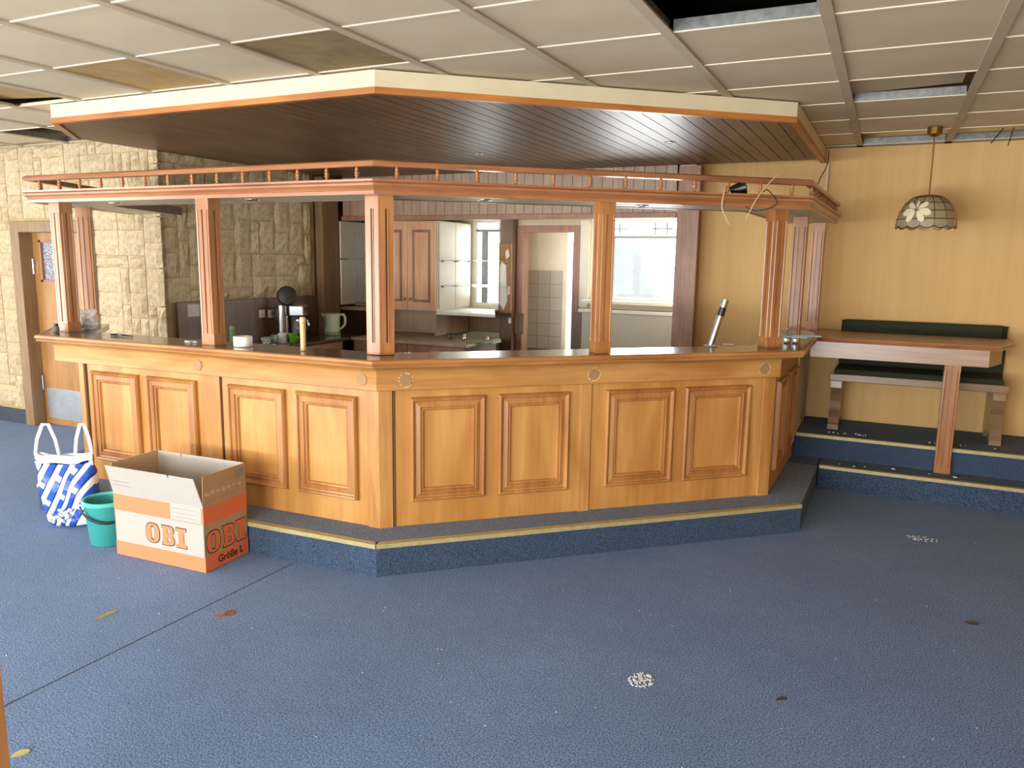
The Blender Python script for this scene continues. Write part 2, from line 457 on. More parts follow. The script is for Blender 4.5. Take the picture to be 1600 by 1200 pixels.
# bar plinth step
plinth = [(-5.62, 3.62), (-5.15, 3.05), (-2.33, 3.205), (-0.375, 5.04), (-0.355, 6.13), (3.1, 6.13), (3.1, 7.22), (-5.6, 7.75), (-5.6, 4.66)]
MB().prism([(-5.45, 3.62), (-4.93, 3.06), (-2.33, 3.205), (-0.375, 5.04), (-0.355, 7.3), (-1.6, 7.75), (-5.6, 7.75), (-5.6, 4.0)], 0.0, ST).build('carpet_step', 'shaded_step_carpet', floor)
MB().bb(-0.356, 3.1, 6.13, 7.3, 0.0, ST).build('carpet_step', 'shaded_step_carpet', floor)
MB().bb(-0.56, 3.1, 6.38, 7.3, ST, 0.36).build('carpet_step', 'shaded_step_carpet', floor)
make_carpet('lit_tread', '46536a', '8490a8')  # same carpet again, light on the plinth treads painted in as a paler tone
MB().prism([(-5.40, 3.60), (-4.93, 3.062), (-2.33, 3.207), (-0.377, 5.04), (-0.36, 6.1), (-0.58, 6.1), (-0.60, 5.2), (-2.46, 3.50), (-4.9, 3.40), (-5.3, 3.7)], ST, ST+0.003).build('tread_carpet', 'lit_tread', floor)
nz = [(0.006, ST-0.022), (0.010, ST-0.020), (0.010, ST+0.004), (-0.032, ST+0.004), (-0.032, ST+0.0005), (0.006, ST+0.0005)]
MB().sweep(nz, [(-4.93, 3.06), (-2.33, 3.205)]).build('stair_nosing', 'brass', floor)
MB().sweep(nz, [(-2.33, 3.205), (-0.375, 5.04)]).build('stair_nosing', 'brass', floor)
MB().sweep(nz, [(-0.35, 6.13), (3.1, 6.13)]).build('stair_nosing', 'brass', floor)
MB().sweep([(o, z+0.18) for o, z in nz], [(-0.56, 6.38), (3.1, 6.38)]).build('stair_nosing', 'brass', floor)
# seam between two carpet lengths, vertical seam in the riser
MB().add([(-2.879, 0.2, 0.0012), (-2.872, 0.2, 0.0012), (-2.846, 3.15, 0.0012), (-2.850, 3.15, 0.0012)], [(0, 1, 2, 3)]).build('carpet_seam', 'groove_dark', floor)

def shell(name, parts, mat):
    mb = MB()
    for p in parts: mb.bb(*p)
    return struct(mb.build(name, mat))
TOP = 3.2
w_back = shell('wall_back', [(-1.60, 3.2, YW, YW+0.12, 0, TOP)], 'ochre_wall'); w_back['label'] = 'ochre painted wall behind the bench and high table'
shell('wall_right', [(3.1, 3.2, -3.1, YW, 0, TOP)], 'ochre_wall')
# room side walls with the windows the daylight comes in by
shell('wall_front', [(-9.6, 3.2, -3.1, -2.98, 0, 0.5), (-9.6, 3.2, -3.1, -2.98, 2.42, TOP), (-9.6, -8.1, -3.1, -2.98, 0.5, 2.42), (-4.5, -3.4, -3.1, -2.98, 0.5, 2.42), (0.2, 3.2, -3.1, -2.98, 0.5, 2.42)], 'cream_wall')
shell('wall_far_left', [(-9.6, -9.48, -3.1, 4.8, 0, 0.5), (-9.6, -9.48, -3.1, 4.8, 2.42, TOP), (-9.6, -9.48, -3.1, -1.6, 0.5, 2.42), (-9.6, -9.48, 2.8, 4.8, 0.5, 2.42)], 'cream_wall')
# stone walls: mortar body + separate blocks
DX0, DX1, DZ = -7.56, -6.38, 1.97      # door opening incl. frame
w_stone = shell('wall_left', [(-9.48, DX0, YS, YS+0.16, 0, TOP), (DX1, XS, YS, YS+0.16, 0, TOP), (DX0, DX1, YS, YS+0.16, DZ, TOP), (XS-0.16, XS, YS+0.16, 6.66, 0, TOP)], 'mortar')
w_stone['label'] = 'wall of rough cream cast-stone blocks with a wooden door'
STONE = {}
def stone_mesh(w_, h_, k):
    key = (w_, h_, k)
    if key in STONE: return STONE[key]
    rnd = random.Random(hash(key) & 0xffff)
    W, H = w_*CELL-0.010, h_*CELL-0.010
    nx, nz_ = 4, 4
    vs = []; fs = []
    for j in range(nz_+1):
        for i in range(nx+1):
            u, v_ = i/nx, j/nz_
            e = i in (0, nx) or j in (0, nz_)
            x = (u-0.5)*W; z = (v_-0.5)*H
            if e: x += rnd.uniform(-.004, .004); z += rnd.uniform(-.004, .004)
            y = -(0.006 if e else rnd.uniform(0.016, 0.034))
            vs.append((x, y, z))
    for j in range(nz_):
        for i in range(nx):
            a = j*(nx+1)+i; fs.append((a, a+1, a+nx+2, a+nx+1))
    ring = [i for i in range(nx+1)] + [j*(nx+1)+nx for j in range(1, nz_+1)] + [nz_*(nx+1)+i for i in range(nx-1, -1, -1)] + [j*(nx+1) for j in range(nz_-1, 0, -1)]
    n = len(vs)
    for r_ in ring: vs.append((vs[r_][0], 0.004, vs[r_][2]))
    L = len(ring)
    for k2 in range(L): fs.append((ring[k2], n+k2, n+(k2+1) % L, ring[(k2+1) % L]))
    me = bpy.data.meshes.new('stone_block'); me.from_pydata(vs, [], fs); me.materials.append(M('stone'))
    bm = bmesh.new(); bm.from_mesh(me); bmesh.ops.recalc_face_normals(bm, faces=bm.faces); bm.to_mesh(me); bm.free()
    STONE[key] = me; return me
CELL = 0.108
def stone_field(x0, x1, z0, z1, place, skip, seed):
    rnd = random.Random(seed)
    nx, nz_ = int(round((x1-x0)/CELL)), int(round((z1-z0)/CELL))
    g = [[skip(x0+(i+.5)*CELL, z0+(j+.5)*CELL) for j in range(nz_)] for i in range(nx)]
    sizes = [(2, 2), (3, 2), (2, 1), (3, 1), (1, 2), (1, 3), (2, 3), (1, 1), (2, 2), (4, 1), (3, 2)]
    for j in range(nz_):
        for i in range(nx):
            if g[i][j]: continue
            opts = sizes[:]; rnd.shuffle(opts)
            opts = sorted(opts[:5], key=lambda s_: -s_[0]*s_[1]) if rnd.random() < 0.75 else opts
            for w_, h_ in opts + [(1, 1)]:
                if i+w_ > nx or j+h_ > nz_: continue
                if any(g[i+a][j+b_] for a in range(w_) for b_ in range(h_)): continue
                for a in range(w_):
                    for b_ in range(h_): g[i+a][j+b_] = True
                o = bpy.data.objects.new('stone_block', stone_mesh(w_, h_, rnd.randrange(3))); COL.objects.link(o)
                o.parent = w_stone
                place(o, x0+(i+w_/2)*CELL, z0+(j+h_/2)*CELL); break
def pl1(o, x, z): o.location = (x, YS, z)
stone_field(-8.67, XS+0.01, 0.16, CE-0.01, pl1, lambda x, z: DX0-0.0 < x < DX1+0.0 and z < DZ+0.02, 3)
def pl2(o, x, z): o.location = (XS, x, z); o.rotation_euler = (0, 0, R(90))
stone_field(YS-0.005, 6.62, 1.27, CE-0.01, pl2, lambda x, z: False, 5)
struct(MB().bb(-9.48, DX0, YS-0.02, YS, 0, 0.14).build('baseboard_left', 'baseboard_dark'))
# wooden door in the stone wall
door = thing('door_1', 'wooden door with pebbled glass pane and metal kick plate in the stone wall', 'door', (-7.0, YS, 0)); door['kind'] = 'structure'
mb = MB(); mb.bb(DX0, DX0+0.13, YS-0.03, YS+0.16, 0, DZ); mb.bb(DX1-0.13, DX1, YS-0.03, YS+0.16, 0, DZ); mb.bb(DX0+0.13, DX1-0.13, YS-0.03, YS+0.16, DZ-0.1, DZ)
mb.build('door_frame', 'door_frame_wood', door, bevel=0.004)
lx0, lx1, ly = DX0+0.13, DX1-0.13, YS+0.10
gx0, gx1, gz0, gz1 = -7.335, -6.85, 1.405, 1.80
mb = MB(); mb.bb(lx0, gx0, ly, ly+0.045, 0.01, DZ-0.1); mb.bb(gx1, lx1, ly, ly+0.045, 0.01, DZ-0.1); mb.bb(gx0, gx1, ly, ly+0.045, 0.01, gz0); mb.bb(gx0, gx1, ly, ly+0.045, gz1, DZ-0.1)
leaf = mb.build('door_leaf', 'door_wood', door)
MB().bb(gx0, gx1, ly+0.018, ly+0.026, gz0, gz1).build('glass_pane', 'pebbled_glass', leaf)
mb = MB()
for a, b_, c_, d_ in ((gx0, gx0+0.03, gz0, gz1), (gx1-0.03, gx1, gz0, gz1), (gx0, gx1, gz0, gz0+0.02), (gx0, gx1, gz1-0.02, gz1)): mb.bb(a, b_, ly-0.006, ly+0.018, c_, d_)
mb.build('glazing_bead', 'frame_brown', leaf)
MB().bb(lx0+0.04, lx1-0.02, ly-0.004, ly, 0.07, 0.37).build('kick_plate', 'kick_plate', leaf)
for hz in (0.42, 1.55):
    MB().lathe([(0.012, -0.07), (0.012, 0.07)], (lx0+0.005, ly-0.012, hz), 10).build('hinge', 'steel', door, smooth=False)

# outer wall behind the bar, with two windows and the kitchen doorway
W1 = (-4.26, -3.88, 1.16, 2.12); W2 = (-2.84, -1.76, 1.28, 2.12); DD = (-3.63, -3.0, 0.0, 2.0)
w_k = shell('wall_kitchen', [(-5.62, W1[0], YO, YO+0.12, 0, TOP), (W1[0], W1[1], YO, YO+0.12, 0, W1[2]), (W1[0], W1[1], YO, YO+0.12, W1[3], TOP),
    (W1[1], DD[0], YO, YO+0.12, 0, TOP), (DD[0], DD[1], YO, YO+0.12, DD[3], TOP), (DD[1], W2[0], YO, YO+0.12, 0, TOP), (W2[0], W2[1], YO, YO+0.12, 0, W2[2]), (W2[0], W2[1], YO, YO+0.12, W2[3], TOP), (W2[1], -1.6, YO, YO+0.12, 0, TOP)], 'cream_wall')
shell('wall_bar_left', [(-5.76, XS, 6.66, YO, 0, TOP)], 'kitchen_brown')
shell('wall_bar_right', [(-1.74, -1.60, 7.0, YO+0.12, 0, TOP)], 'cream_wall')
def window(name, x0, x1, z0, z1, mull, trans, label):
    t = thing(name, label, 'window', ((x0+x1)/2, YO, z0)); t['kind'] = 'structure'
    y0, y1 = YO+0.03, YO+0.08; fw = 0.035
    mb = MB(); mb.bb(x0, x0+fw, y0, y1, z0, z1); mb.bb(x1-fw, x1, y0, y1, z0, z1); mb.bb(x0+fw, x1-fw, y0, y1, z0, z0+fw); mb.bb(x0+fw, x1-fw, y0, y1, z1-fw, z1)
    mb.build('window_frame', 'white_paint', t)
    MB().bb(x0+fw, x1-fw, y0+0.005, y1-0.005, trans-0.015, trans+0.015).build('transom', 'outside_grey', t)
    MB().bb(mull-0.03, mull+0.03, y0+0.005, y1-0.005, z0+fw, trans-0.015).build('mullion', 'outside_grey', t)
    for a, b_, c_, d_ in ((x0+fw, mull-0.03, z0+fw, trans-0.015), (mull+0.03, x1-fw, z0+fw, trans-0.015), (x0+fw, x1-fw, trans+0.015, z1-fw)):
        MB().bb(a, b_, YO+0.053, YO+0.057, c_, d_).build('window_pane', 'window_glass', t)
    return t
w1 = window('window_1', *W1, -4.12, 2.0, 'narrow bright window between the glass shelves and the cork board')
w2 = window('window_2', *W2, -2.62, 1.93, 'wide bright window beside the ochre wall')
mb = MB(); mb.bb(W2[0]-0.02, W2[1]+0.005, YO-0.20, YO+0.02, W2[2]-0.03, W2[2]); mb.build('window_sill', 'white_paint', w2)
mb = MB(); mb.bb(W2[0]-0.02, W2[1]+0.005, YO-0.26, YO-0.0, 1.16, 1.19); mb.build('window_ledge', 'white_paint', w2)
# security bars in the upper light of the wide window
for x in (-2.62, -2.56, -2.18, -2.06): MB().bb(x-0.006, x+0.006, YO+0.10, YO+0.112, 1.95, 2.08).build('window_bar', 'outside_dark', w2)
for a, b_ in ((-2.74, -2.48), (-2.22, -2.0)): MB().bb(a, b_, YO+0.113, YO+0.125, 2.01, 2.022).build('window_bar', 'outside_dark', w2)
# doorway and the tiled room beyond it
d2 = thing('door_2', 'open kitchen doorway with pale frame', 'doorway', ((DD[0]+DD[1])/2, YO, 0)); d2['kind'] = 'structure'
mb = MB(); mb.bb(DD[0]-0.05, DD[0]+0.02, YO-0.03, YO+0.13, 0, DD[3]+0.05); mb.bb(DD[1]-0.02, DD[1]+0.05, YO-0.03, YO+0.13, 0, DD[3]+0.05); mb.bb(DD[0]+0.02, DD[1]-0.02, YO-0.03, YO+0.13, DD[3]-0.02, DD[3]+0.05)
mb.build('door_frame', 'frame_brown', d2)
YT = 8.22
shell('wall_tiled_room', [(-3.90, -3.285, YT, YT+0.08, 0, TOP), (-3.98, -3.90, YO+0.12, YT+0.08, 0, TOP), (-3.285, -3.20, YT, YT+0.08, 2.02, TOP), (-3.20, -2.95, YT, YT+0.08, 0, TOP), (-2.95, -2.88, YO+0.12, YT+0.08, 0, TOP)], 'cream_wall')
tw = bpy.data.objects['wall_tiled_room']
tile0 = MB().bb(-0.073, 0.073, -0.006, 0.0, -0.073, 0.073).build('wall_tile', 'tile_wall', tw, local=True)
first = True
MB().bb(-3.90, -3.335, YT-0.004, YT, 0.0, 1.56).build('grout_bed', 'grout', tw)
for i in range(4):
    for j in range(6):
        loc = (-3.412-0.15*i, YT-0.005, 0.735+0.15*j)
        if loc[0] < -3.86: continue
        if first: tile0.location = loc; first = False
        else: share(tile0, 'wall_tile', tw, loc)
# ceiling slab with its grid and lay-in tiles
ceil = struct(MB().bb(-9.6, 3.2, -3.1, 8.95, TOP, TOP+0.1).build('ceiling', 'plenum_black'), 'suspended ceiling of square cream tiles in a metal grid')
GX0, GY0, GP, GQ = -0.295, 2.183, 0.631, 0.609
holes = {(-1, 1), (0, 7), (1, 7), (2, 7), (3, 7), (-10, 3)}
special = {(-4, 1): 'stained_tile_dark', (-6, 1): 'stained_tile_tan', (-8, 1): 'stained_tile_tan'}
tile_src = MB().bb(-0.296, 0.296, -0.298, 0.298, 0.0, 0.016).build('ceiling_tile', 'ceiling_tile', ceil, local=True)
used = False
def put_tile(loc, rot=(0, 0, 0), mat=None, scale=(1, 1, 1)):
    global used
    if not used and mat is None: tile_src.location = loc; used = True; return tile_src
    o = share(tile_src, 'ceiling_tile', ceil, loc, rot, scale)
    if mat: o.data = o.data.copy(); o.data.materials.clear(); o.data.materials.append(M(mat))
    return o
back = MB()
for i in range(-15, 6):
    for j in range(-9, 8):
        x, y = GX0+(i+0.5)*GP, GY0+(j+0.5)*GQ
        if (i, j) in holes or x < -9.4: continue
        if x < XS and y > YS+0.25: continue
        if j < -1 or i > 2 or i < -13:
            back.bb(x-0.296, x+0.296, y-0.298, min(y+0.298, YW-0.01), CE+0.004, CE+0.02); continue
        if (i, j) == (0, 4): put_tile((x-0.03, y-0.02, CE+0.055), (0, R(-2), 0)); continue
        if (i, j) == (-8, 1): put_tile((x-0.1, y-0.05, CE+0.03), (0, R(3), 0), 'stained_tile_tan'); continue
        if j == 7: put_tile((x, GY0+7*GQ+0.28, CE+0.004), scale=(1, 0.93, 1)); continue
        if j == 3 and x < XS: put_tile((x, y-0.06, CE+0.004), scale=(1, 0.9, 1)); continue
        put_tile((x, y, CE+0.004), mat=special.get((i, j)))
back.build('ceiling_tile_field', 'ceiling_tile', ceil, kind='stuff')
for i in range(-15, 6):
    x = GX0+i*GP
    if x < -9.4 or x > 3.1: continue
    yend = YS if x < XS else YW
    MB().bb(x-0.024, x+0.024, -2.98, yend, CE-0.006, CE+0.003).build('grid_runner', 'runner_beige', ceil)
for j in range(-8, 9):
    y = GY0+j*GQ
    if y > YW-0.02: continue
    MB().bb(-9.4 if y < YS else XS, 3.1, y-0.007, y+0.007, CE-0.001, CE+0.0035).build('cross_tee', 'tee_white', ceil)
# bare metal edges round the opened tiles
def rim(i, j, sides):
    x0, x1, y0, y1 = GX0+i*GP, GX0+(i+1)*GP, GY0+j*GQ, min(GY0+(j+1)*GQ, YW)
    mb = MB()
    if 'n' in sides: mb.bb(x0+0.024, x1-0.024, y1-0.012, y1-0.008, CE+0.0036, CE+0.05)
    if 'w' in sides: mb.bb(x0+0.002, x0+0.006, y0, y1, CE+0.0036, CE+0.05)
    if 'e' in sides: mb.bb(x1-0.006, x1-0.002, y0, y1, CE+0.0036, CE+0.05)
    mb.build('grid_rim', 'galvanised', ceil)
rim(-1, 1, 'nwe'); rim(0, 7, 'n'); rim(1, 7, 'n'); rim(0, 4, 'n'); rim(-10, 3, 'nw')
MB().bb(XS, 3.1, 7.055, YW, CE-0.006, CE+0.002).build('wall_angle', 'galvanised', ceil)
MB().bb(-9.4, XS, YS-0.05, YS-0.026, CE-0.006, CE+0.002).build('wall_angle', 'runner_beige', ceil)

# ------------------------------------------------------------------ the bar
Q0 = Vector((-4.97, 3.32)); PA = Vector((-4.80, 3.325)); P1 = Vector((-2.46, 3.43)); P2 = Vector((-0.60, 5.15)); P3 = Vector((-0.575, 6.36)); P4 = Vector((-0.565, 7.2))
QL = Vector((-5.52, 3.85))
uL = (P1-PA).normalized(); uD = (P2-P1).normalized(); uR = (P3-P2).normalized()
def nrm(u): return Vector((u.y, -u.x))
bar = thing('bar_counter', 'honey wood panelled bar front with round scars on its frieze', 'bar', (P1.x, P1.y, ST))
# carcass behind the panels
mb = MB(); mb.sweep([(0.0, ST), (0.0, 1.10), (-0.04, 1.10), (-0.04, ST)], [QL+Vector((0.16, 0)), PA, P1, P2, P3]); mb.build('front_panel', 'honey_panel', bar)
run_parts([(0.048, 0.972), (0.052, 0.976), (0.052, 1.072), (0.056, 1.082), (0.066, 1.091), (0.082, 1.099), (0.104, 1.105), (-0.0, 1.105), (-0.0, 0.972)], [Q0, P1, P2], 'frieze', 'honey_wood_x', bar, ('', '_d'), 30)
def on_face(a, u, s, out, z): p = a+u*s+nrm(u)*out; return Vector((p.x, p.y, z))
def face_box(mb, a, u, s0, s1, o0, o1, z0, z1):
    ps = [a+u*s0+nrm(u)*o0, a+u*s1+nrm(u)*o0, a+u*s1+nrm(u)*o1, a+u*s0+nrm(u)*o1]
    return mb.prism([(p.x, p.y) for p in ps], z0, z1)
def frame_mould(a, u, s0, s1, z0, z1, parent, prof, name, mat):
    # mitred moulding swept round a rectangle on a vertical face; prof = (inset, proud)
    n = nrm(u); mb = MB(); vs = []; m_ = len(prof)
    for (sx, zz, dx, dz) in ((s0, z0, 1, 1), (s1, z0, -1, 1), (s1, z1, -1, -1), (s0, z1, 1, -1)):
        for ins, pr_ in prof:
            p = a+u*(sx+dx*ins)+n*pr_; vs.append((p.x, p.y, zz+dz*ins))
    fs = [(k*m_+i, ((k+1) % 4)*m_+i, ((k+1) % 4)*m_+i+1, k*m_+i+1) for k in range(4) for i in range(m_-1)]
    mb.add(vs, fs); return mb.build(name, mat, parent)
PROF = [(0.0, 0.0), (0.002, 0.014), (0.010, 0.022), (0.018, 0.020), (0.024, 0.012), (0.030, 0.011), (0.052, 0.017), (0.056, 0.017), (0.060, 0.010), (0.066, 0.013), (0.072, 0.012), (0.078, 0.003), (0.078, 0.0)]
PROF = [(i_, p_*1.4) for i_, p_ in PROF]
def panel(a, u, s0, s1, z0, z1, parent=None):
    parent = parent or bar
    f = frame_mould(a, u, s0, s1, z0, z1, parent, PROF, 'panel_frame', 'frame_wood_z')
    mb = MB(); face_box(mb, a, u, s0+0.076, s1-0.076, 0.0, 0.003, z0+0.076, z1-0.076)
    mb.build('panel_field', 'honey_panel', f)
LL = (P1-PA).length; LD = (P2-P1).length
kL = LL/2.552; kD = LD/2.678
ZP0, ZP1 = 0.325, 0.925
for s0, s1 in ((0.131, 0.59), (0.675, 1.122), (1.395, 1.86), (1.947, 2.402)): panel(PA, uL, s0*kL, s1*kL, ZP0, ZP1)
for s0, s1 in ((0.18, 0.636), (0.72, 1.18), (1.428, 1.91), (1.99, 2.483)): panel(P1, uD, s0*kD, s1*kD, ZP0, ZP1)
panel(P2, uR, 0.10, 0.50, ZP0, ZP1); panel(P2, uR, 0.60, 1.05, ZP0, ZP1)
def strip(a, u, s0, s1, out, z0=ST, z1=0.972, name='stile', mat='honey_wood'):
    mb = MB(); face_box(mb, a, u, s0, s1, -0.002, out, z0, z1); return mb.build(name, mat, bar, bevel=0.003)
strip(PA, uL, 0.0, 0.045, 0.012); strip(PA, uL, 1.275*kL, 1.325*kL, 0.012); strip(P1, uD, 1.255*kD, 1.33*kD, 0.013); strip(P1, uD, LD-0.085, LD, 0.013)
for s in (0.052, 0.062): strip(PA, uL, s, s+0.006, 0.006, mat='groove_dark', name='bead')
strip(PA, uL, 1.327*kL, 1.336*kL, 0.004, mat='groove_dark', name='bead')
for s in (0.072, 0.082): strip(P1, uD, s, s+0.005, 0.004, mat='groove_dark', name='bead')
mb = MB(); mb.sweep([(0.0, ST), (0.0, 0.972), (0.013, 0.972), (0.013, ST)][::-1], [P1-uL*0.07, P1, P1+uD*0.07]); mb.build('corner_stile', 'honey_wood', bar)
# plain panel of the bar's short side under the high table
MB().bb(-0.60, -0.565, 6.36, 7.2, 0.36, 1.0).build('end_panel', 'cream_wall', bar)
MB().bb(-0.585, -0.55, 6.90, 6.94, 0.36, 1.0).build('end_post', 'kitchen_brown', bar)
# round scars where plaques were taken off
def scar(a, u, s, z, ring):
    n = nrm(u); c = a+u*s+n*0.0525
    prof = [(0.0, 0.0), (0.034, 0.0), (0.034, 0.0035), (0.0, 0.0035)]
    MB().lathe(prof, (c.x, c.y, z), 24, (n.x, n.y, 0)).build('plaque_scar', 'round_scar', bar)
    if ring:
        rnd = random.Random(int(s*100)); mb = MB()
        for k in range(26):
            if rnd.random() < 0.28: continue
            a0, a1 = 2*math.pi*k/26, 2*math.pi*(k+1)/26
            r0, r1 = 0.036, 0.036+rnd.uniform(0.003, 0.007)
            pts = []
            for rr, aa in ((r0, a0), (r1, a0), (r1, a1), (r0, a1)):
                p = c+n*0.004+u*(rr*math.cos(aa)); pts.append((p.x, p.y, z+rr*math.sin(aa)))
            mb.add(pts, [(0, 1, 2, 3)])
        mb.build('glue_ring', 'pale_wood_scar', bar)
ZS = 1.03
scar(PA, uL, 1.19*kL, ZS, False); scar(PA, uL, 2.47*kL, ZS, False)
scar(P1, uD, 0.14, ZS-0.0, True); scar(P1, uD, 1.32*kD, ZS, True); scar(P1, uD, 2.55*kD, ZS, True)
# worktop
ZT = 1.15
top = thing('bar_worktop', 'glossy dark counter slab with honey wood nosing on the bar', 'counter', (P1.x, P1.y, 1.106))
wp = [QL, Q0, P1, P2+Vector((0.03, 0.03)), Vector((-0.575, 6.225))]
MB().sweep([(0.115, 1.108), (0.115, ZT), (-0.20, ZT), (-0.20, 1.108)], wp).build('slab', 'worktop_dark', top)
run_parts([(0.116, 1.106), (0.128, 1.106), (0.134, 1.112), (0.131, 1.119), (0.136, 1.124), (0.141, 1.134), (0.138, 1.146), (0.130, ZT+0.0015), (0.116, ZT+0.0015)], wp, 'nosing', 'frame_wood', top, ('_c', '', '_d', '_y'))
# gantry: posts, shelf, gallery rail
ZG = 2.02
gan = thing('bar_gantry', 'red-brown wooden overhead shelf on grooved posts with a spindle gallery', 'gantry', (P1.x, P1.y, ZT))
def post(c, ang, s=0.098, z0=None, z1=None, parent=None, mat='post_wood', name='post', zb=0.07):
    parent = parent or gan; z0 = ZT+0.001 if z0 is None else z0; z1 = ZG+0.001 if z1 is None else z1
    h = s/2; g = 0.006; d = 0.008; b_ = 0.012
    def side(k):
        ps = [(-h+b_, -h), (-h+b_+0.004, -h+0.004), (-h+b_+0.008, -h), (-g, -h), (-g, -h+d), (g, -h+d), (g, -h), (h-b_-0.008, -h), (h-b_-0.004, -h+0.004), (h-b_, -h), (h-0.003, -h)]
        a = math.pi/2*k; return [(x*math.cos(a)-y*math.sin(a), x*math.sin(a)+y*math.cos(a)) for x, y in ps]
    prof = [p for k in range(4) for p in side(k)]
    ca, sa = math.cos(ang), math.sin(ang)
    tr = lambda p: (c[0]+p[0]*ca-p[1]*sa, c[1]+p[0]*sa+p[1]*ca)
    mb = MB(); mb.prism([tr(p) for p in prof], z0+zb, z1-zb)
    sq = [(-h, -h), (h, -h), (h, h), (-h, h)]
    mb.prism([tr(p) for p in sq], z0, z0+zb); mb.prism([tr(p) for p in sq], z1-zb, z1)
    return mb.build(name, mat, parent)
aL, aD = math.atan2(uL.y, uL.x), math.atan2(uD.y, uD.x)
post((-5.07, 3.46), aL); post((-3.655, 3.41), aL); post((-1.50, 4.31), aD); post((-0.66, 5.20), aD)
post((-5.42, 3.88), R(-45)); post((-0.60, 6.05), R(90)); post((-0.545, 6.94), R(90), z0=1.143)
# mitred corner post
fc = P1+Vector((-0.045, 0.075)); e1 = fc-uL*0.085; e2 = fc+uD*0.085
def cpost(shr, z0, z1):
    c0 = (fc+e1+e2)/3+Vector((-0.03, 0.08))
    bk = [e2-nrm(uD)*0.1, e1-nrm(uL)*0.1]
    return [(p.x, p.y) for p in (e1, fc, e2, bk[0], bk[1])]
mb = MB(); mb.prism(cpost(0, 0, 0), ZT+0.001, ZG+0.001); cp = mb.build('corner_post', 'post_wood', gan, bevel=0.004)
for a_, u_ in ((e1, uL), (fc, uD)):
    mb = MB(); face_box(mb, a_, u_, 0.038, 0.046, 0.0, 0.0015, ZT+0.07, ZG-0.07); mb.build('groove', 'groove_dark', cp)
    mb = MB(); face_box(mb, a_, u_, 0.050, 0.055, 0.0, 0.004, ZT+0.07, ZG-0.07); mb.build('reed', 'frame_wood_z', cp)
SL, SC, SR, SB = Vector((-5.19, 3.37)), Vector((-2.455, 3.42)), Vector((-0.50, 5.09)), Vector((-0.455, 6.98))
SE = Vector((-5.80, 4.64))
sp = [SE, SL, SC, SR, SB]
MB().sweep([(0.03, ZG), (0.03, ZG+0.02), (-0.36, ZG+0.02), (-0.36, ZG)], sp).build('shelf_board', 'shelf_underside', gan)
run_parts([(0.028, ZG-0.006), (0.038, ZG-0.006), (0.042, ZG+0.012), (0.036, ZG+0.022), (0.040, ZG+0.026), (0.056, ZG+0.040), (0.056, ZG+0.050), (0.050, ZG+0.054), (0.062, ZG+0.060), (0.064, ZG+0.070), (0.020, ZG+0.072), (0.020, ZG+0.0)], sp, 'crown_moulding', 'gantry_wood', gan, ('_y', '', '_d', '_y'))
MB().sweep([(-0.36, ZG-0.004), (-0.36, ZG+0.062), (-0.385, ZG+0.062), (-0.385, ZG-0.004)], sp).build('back_fascia', 'kitchen_brown', gan)
ZR = 2.155
run_parts([(0.005, ZR), (0.05, ZR), (0.058, ZR+0.012), (0.052, ZR+0.026), (0.035, ZR+0.034), (0.005, ZR+0.032)], sp, 'gallery_rail', 'gantry_wood', gan, ('_y', '', '_d', '_y'))
spin = MB().lathe([(0.009, 0.0), (0.009, 0.010), (0.006, 0.014), (0.013, 0.021), (0.014, 0.024), (0.007, 0.029), (0.013, 0.034), (0.0135, 0.038), (0.007, 0.042), (0.011, 0.050), (0.010, 0.056), (0.007, 0.060), (0.008, ZR-ZG-0.070)], (0, 0, 0), 8).build('spindle', 'post_wood', gan, local=True, smooth=True)
fs_ = True
def spindles(a, b_, n, off=0.03):
    global fs_
    u = (b_-a).normalized(); nn = nrm(u)
    for k in range(n):
        p = a+(b_-a)*((k+0.5)/n)+nn*off
        l = Vector((p.x, p.y, ZG+0.071))-WLOC[gan.name]
        if fs_: spin.location = l; fs_ = False
        else: share(spin, 'spindle', gan, l)
spindles(SL, SC, 14); spindles(SC, SR, 12); spindles(SR, SB, 9); spindles(SE, SL, 6)
# small spotlights let into the shelf underside
def downlight(x, y, z, parent, r=0.035):
    o = MB().lathe([(r, 0.0), (r+0.008, -0.004), (r-0.004, -0.007), (r-0.008, 0.0), (r, 0.0)], (x, y, z), 18).build('downlight_ring', 'chrome', parent, smooth=True)
    MB().lathe([(0.0, -0.003), (r-0.008, -0.003), (r-0.008, 0.0)], (x, y, z), 18).build('lens', 'white_plastic', o)
for p in (SC+uD*0.62+nrm(uD)*-0.12, SC+uD*1.6+nrm(uD)*-0.12, SL+Vector((1.75, 0.18)), SL+Vector((0.55, 0.18))): downlight(p.x, p.y, ZG-0.0005, gan)

# ------------------------------------------------------------------ canopy over the bar
ZC = 2.523
C = [Vector(p) for p in ((-5.60, 4.62), (-5.60, 3.98), (-5.02, 3.41), (-2.457, 3.423), (-0.571, 5.066), (-0.555, 7.18))]
can = thing('bar_canopy', 'lowered canopy over the bar with cream fascia and dark board soffit', 'canopy', (P1.x, P1.y, ZC))
MB().sweep([(0.0, 2.556), (0.0, CE-0.007), (-0.03, CE-0.007), (-0.03, 2.556)], C[1:]).build('fascia', 'cream_fascia', can)
run_parts([(0.004, ZC), (0.004, 2.556), (-0.035, 2.556), (-0.035, ZC)], C[1:], 'fascia_trim', 'trim_wood', can, ('_c', '', '_d', '_y'))
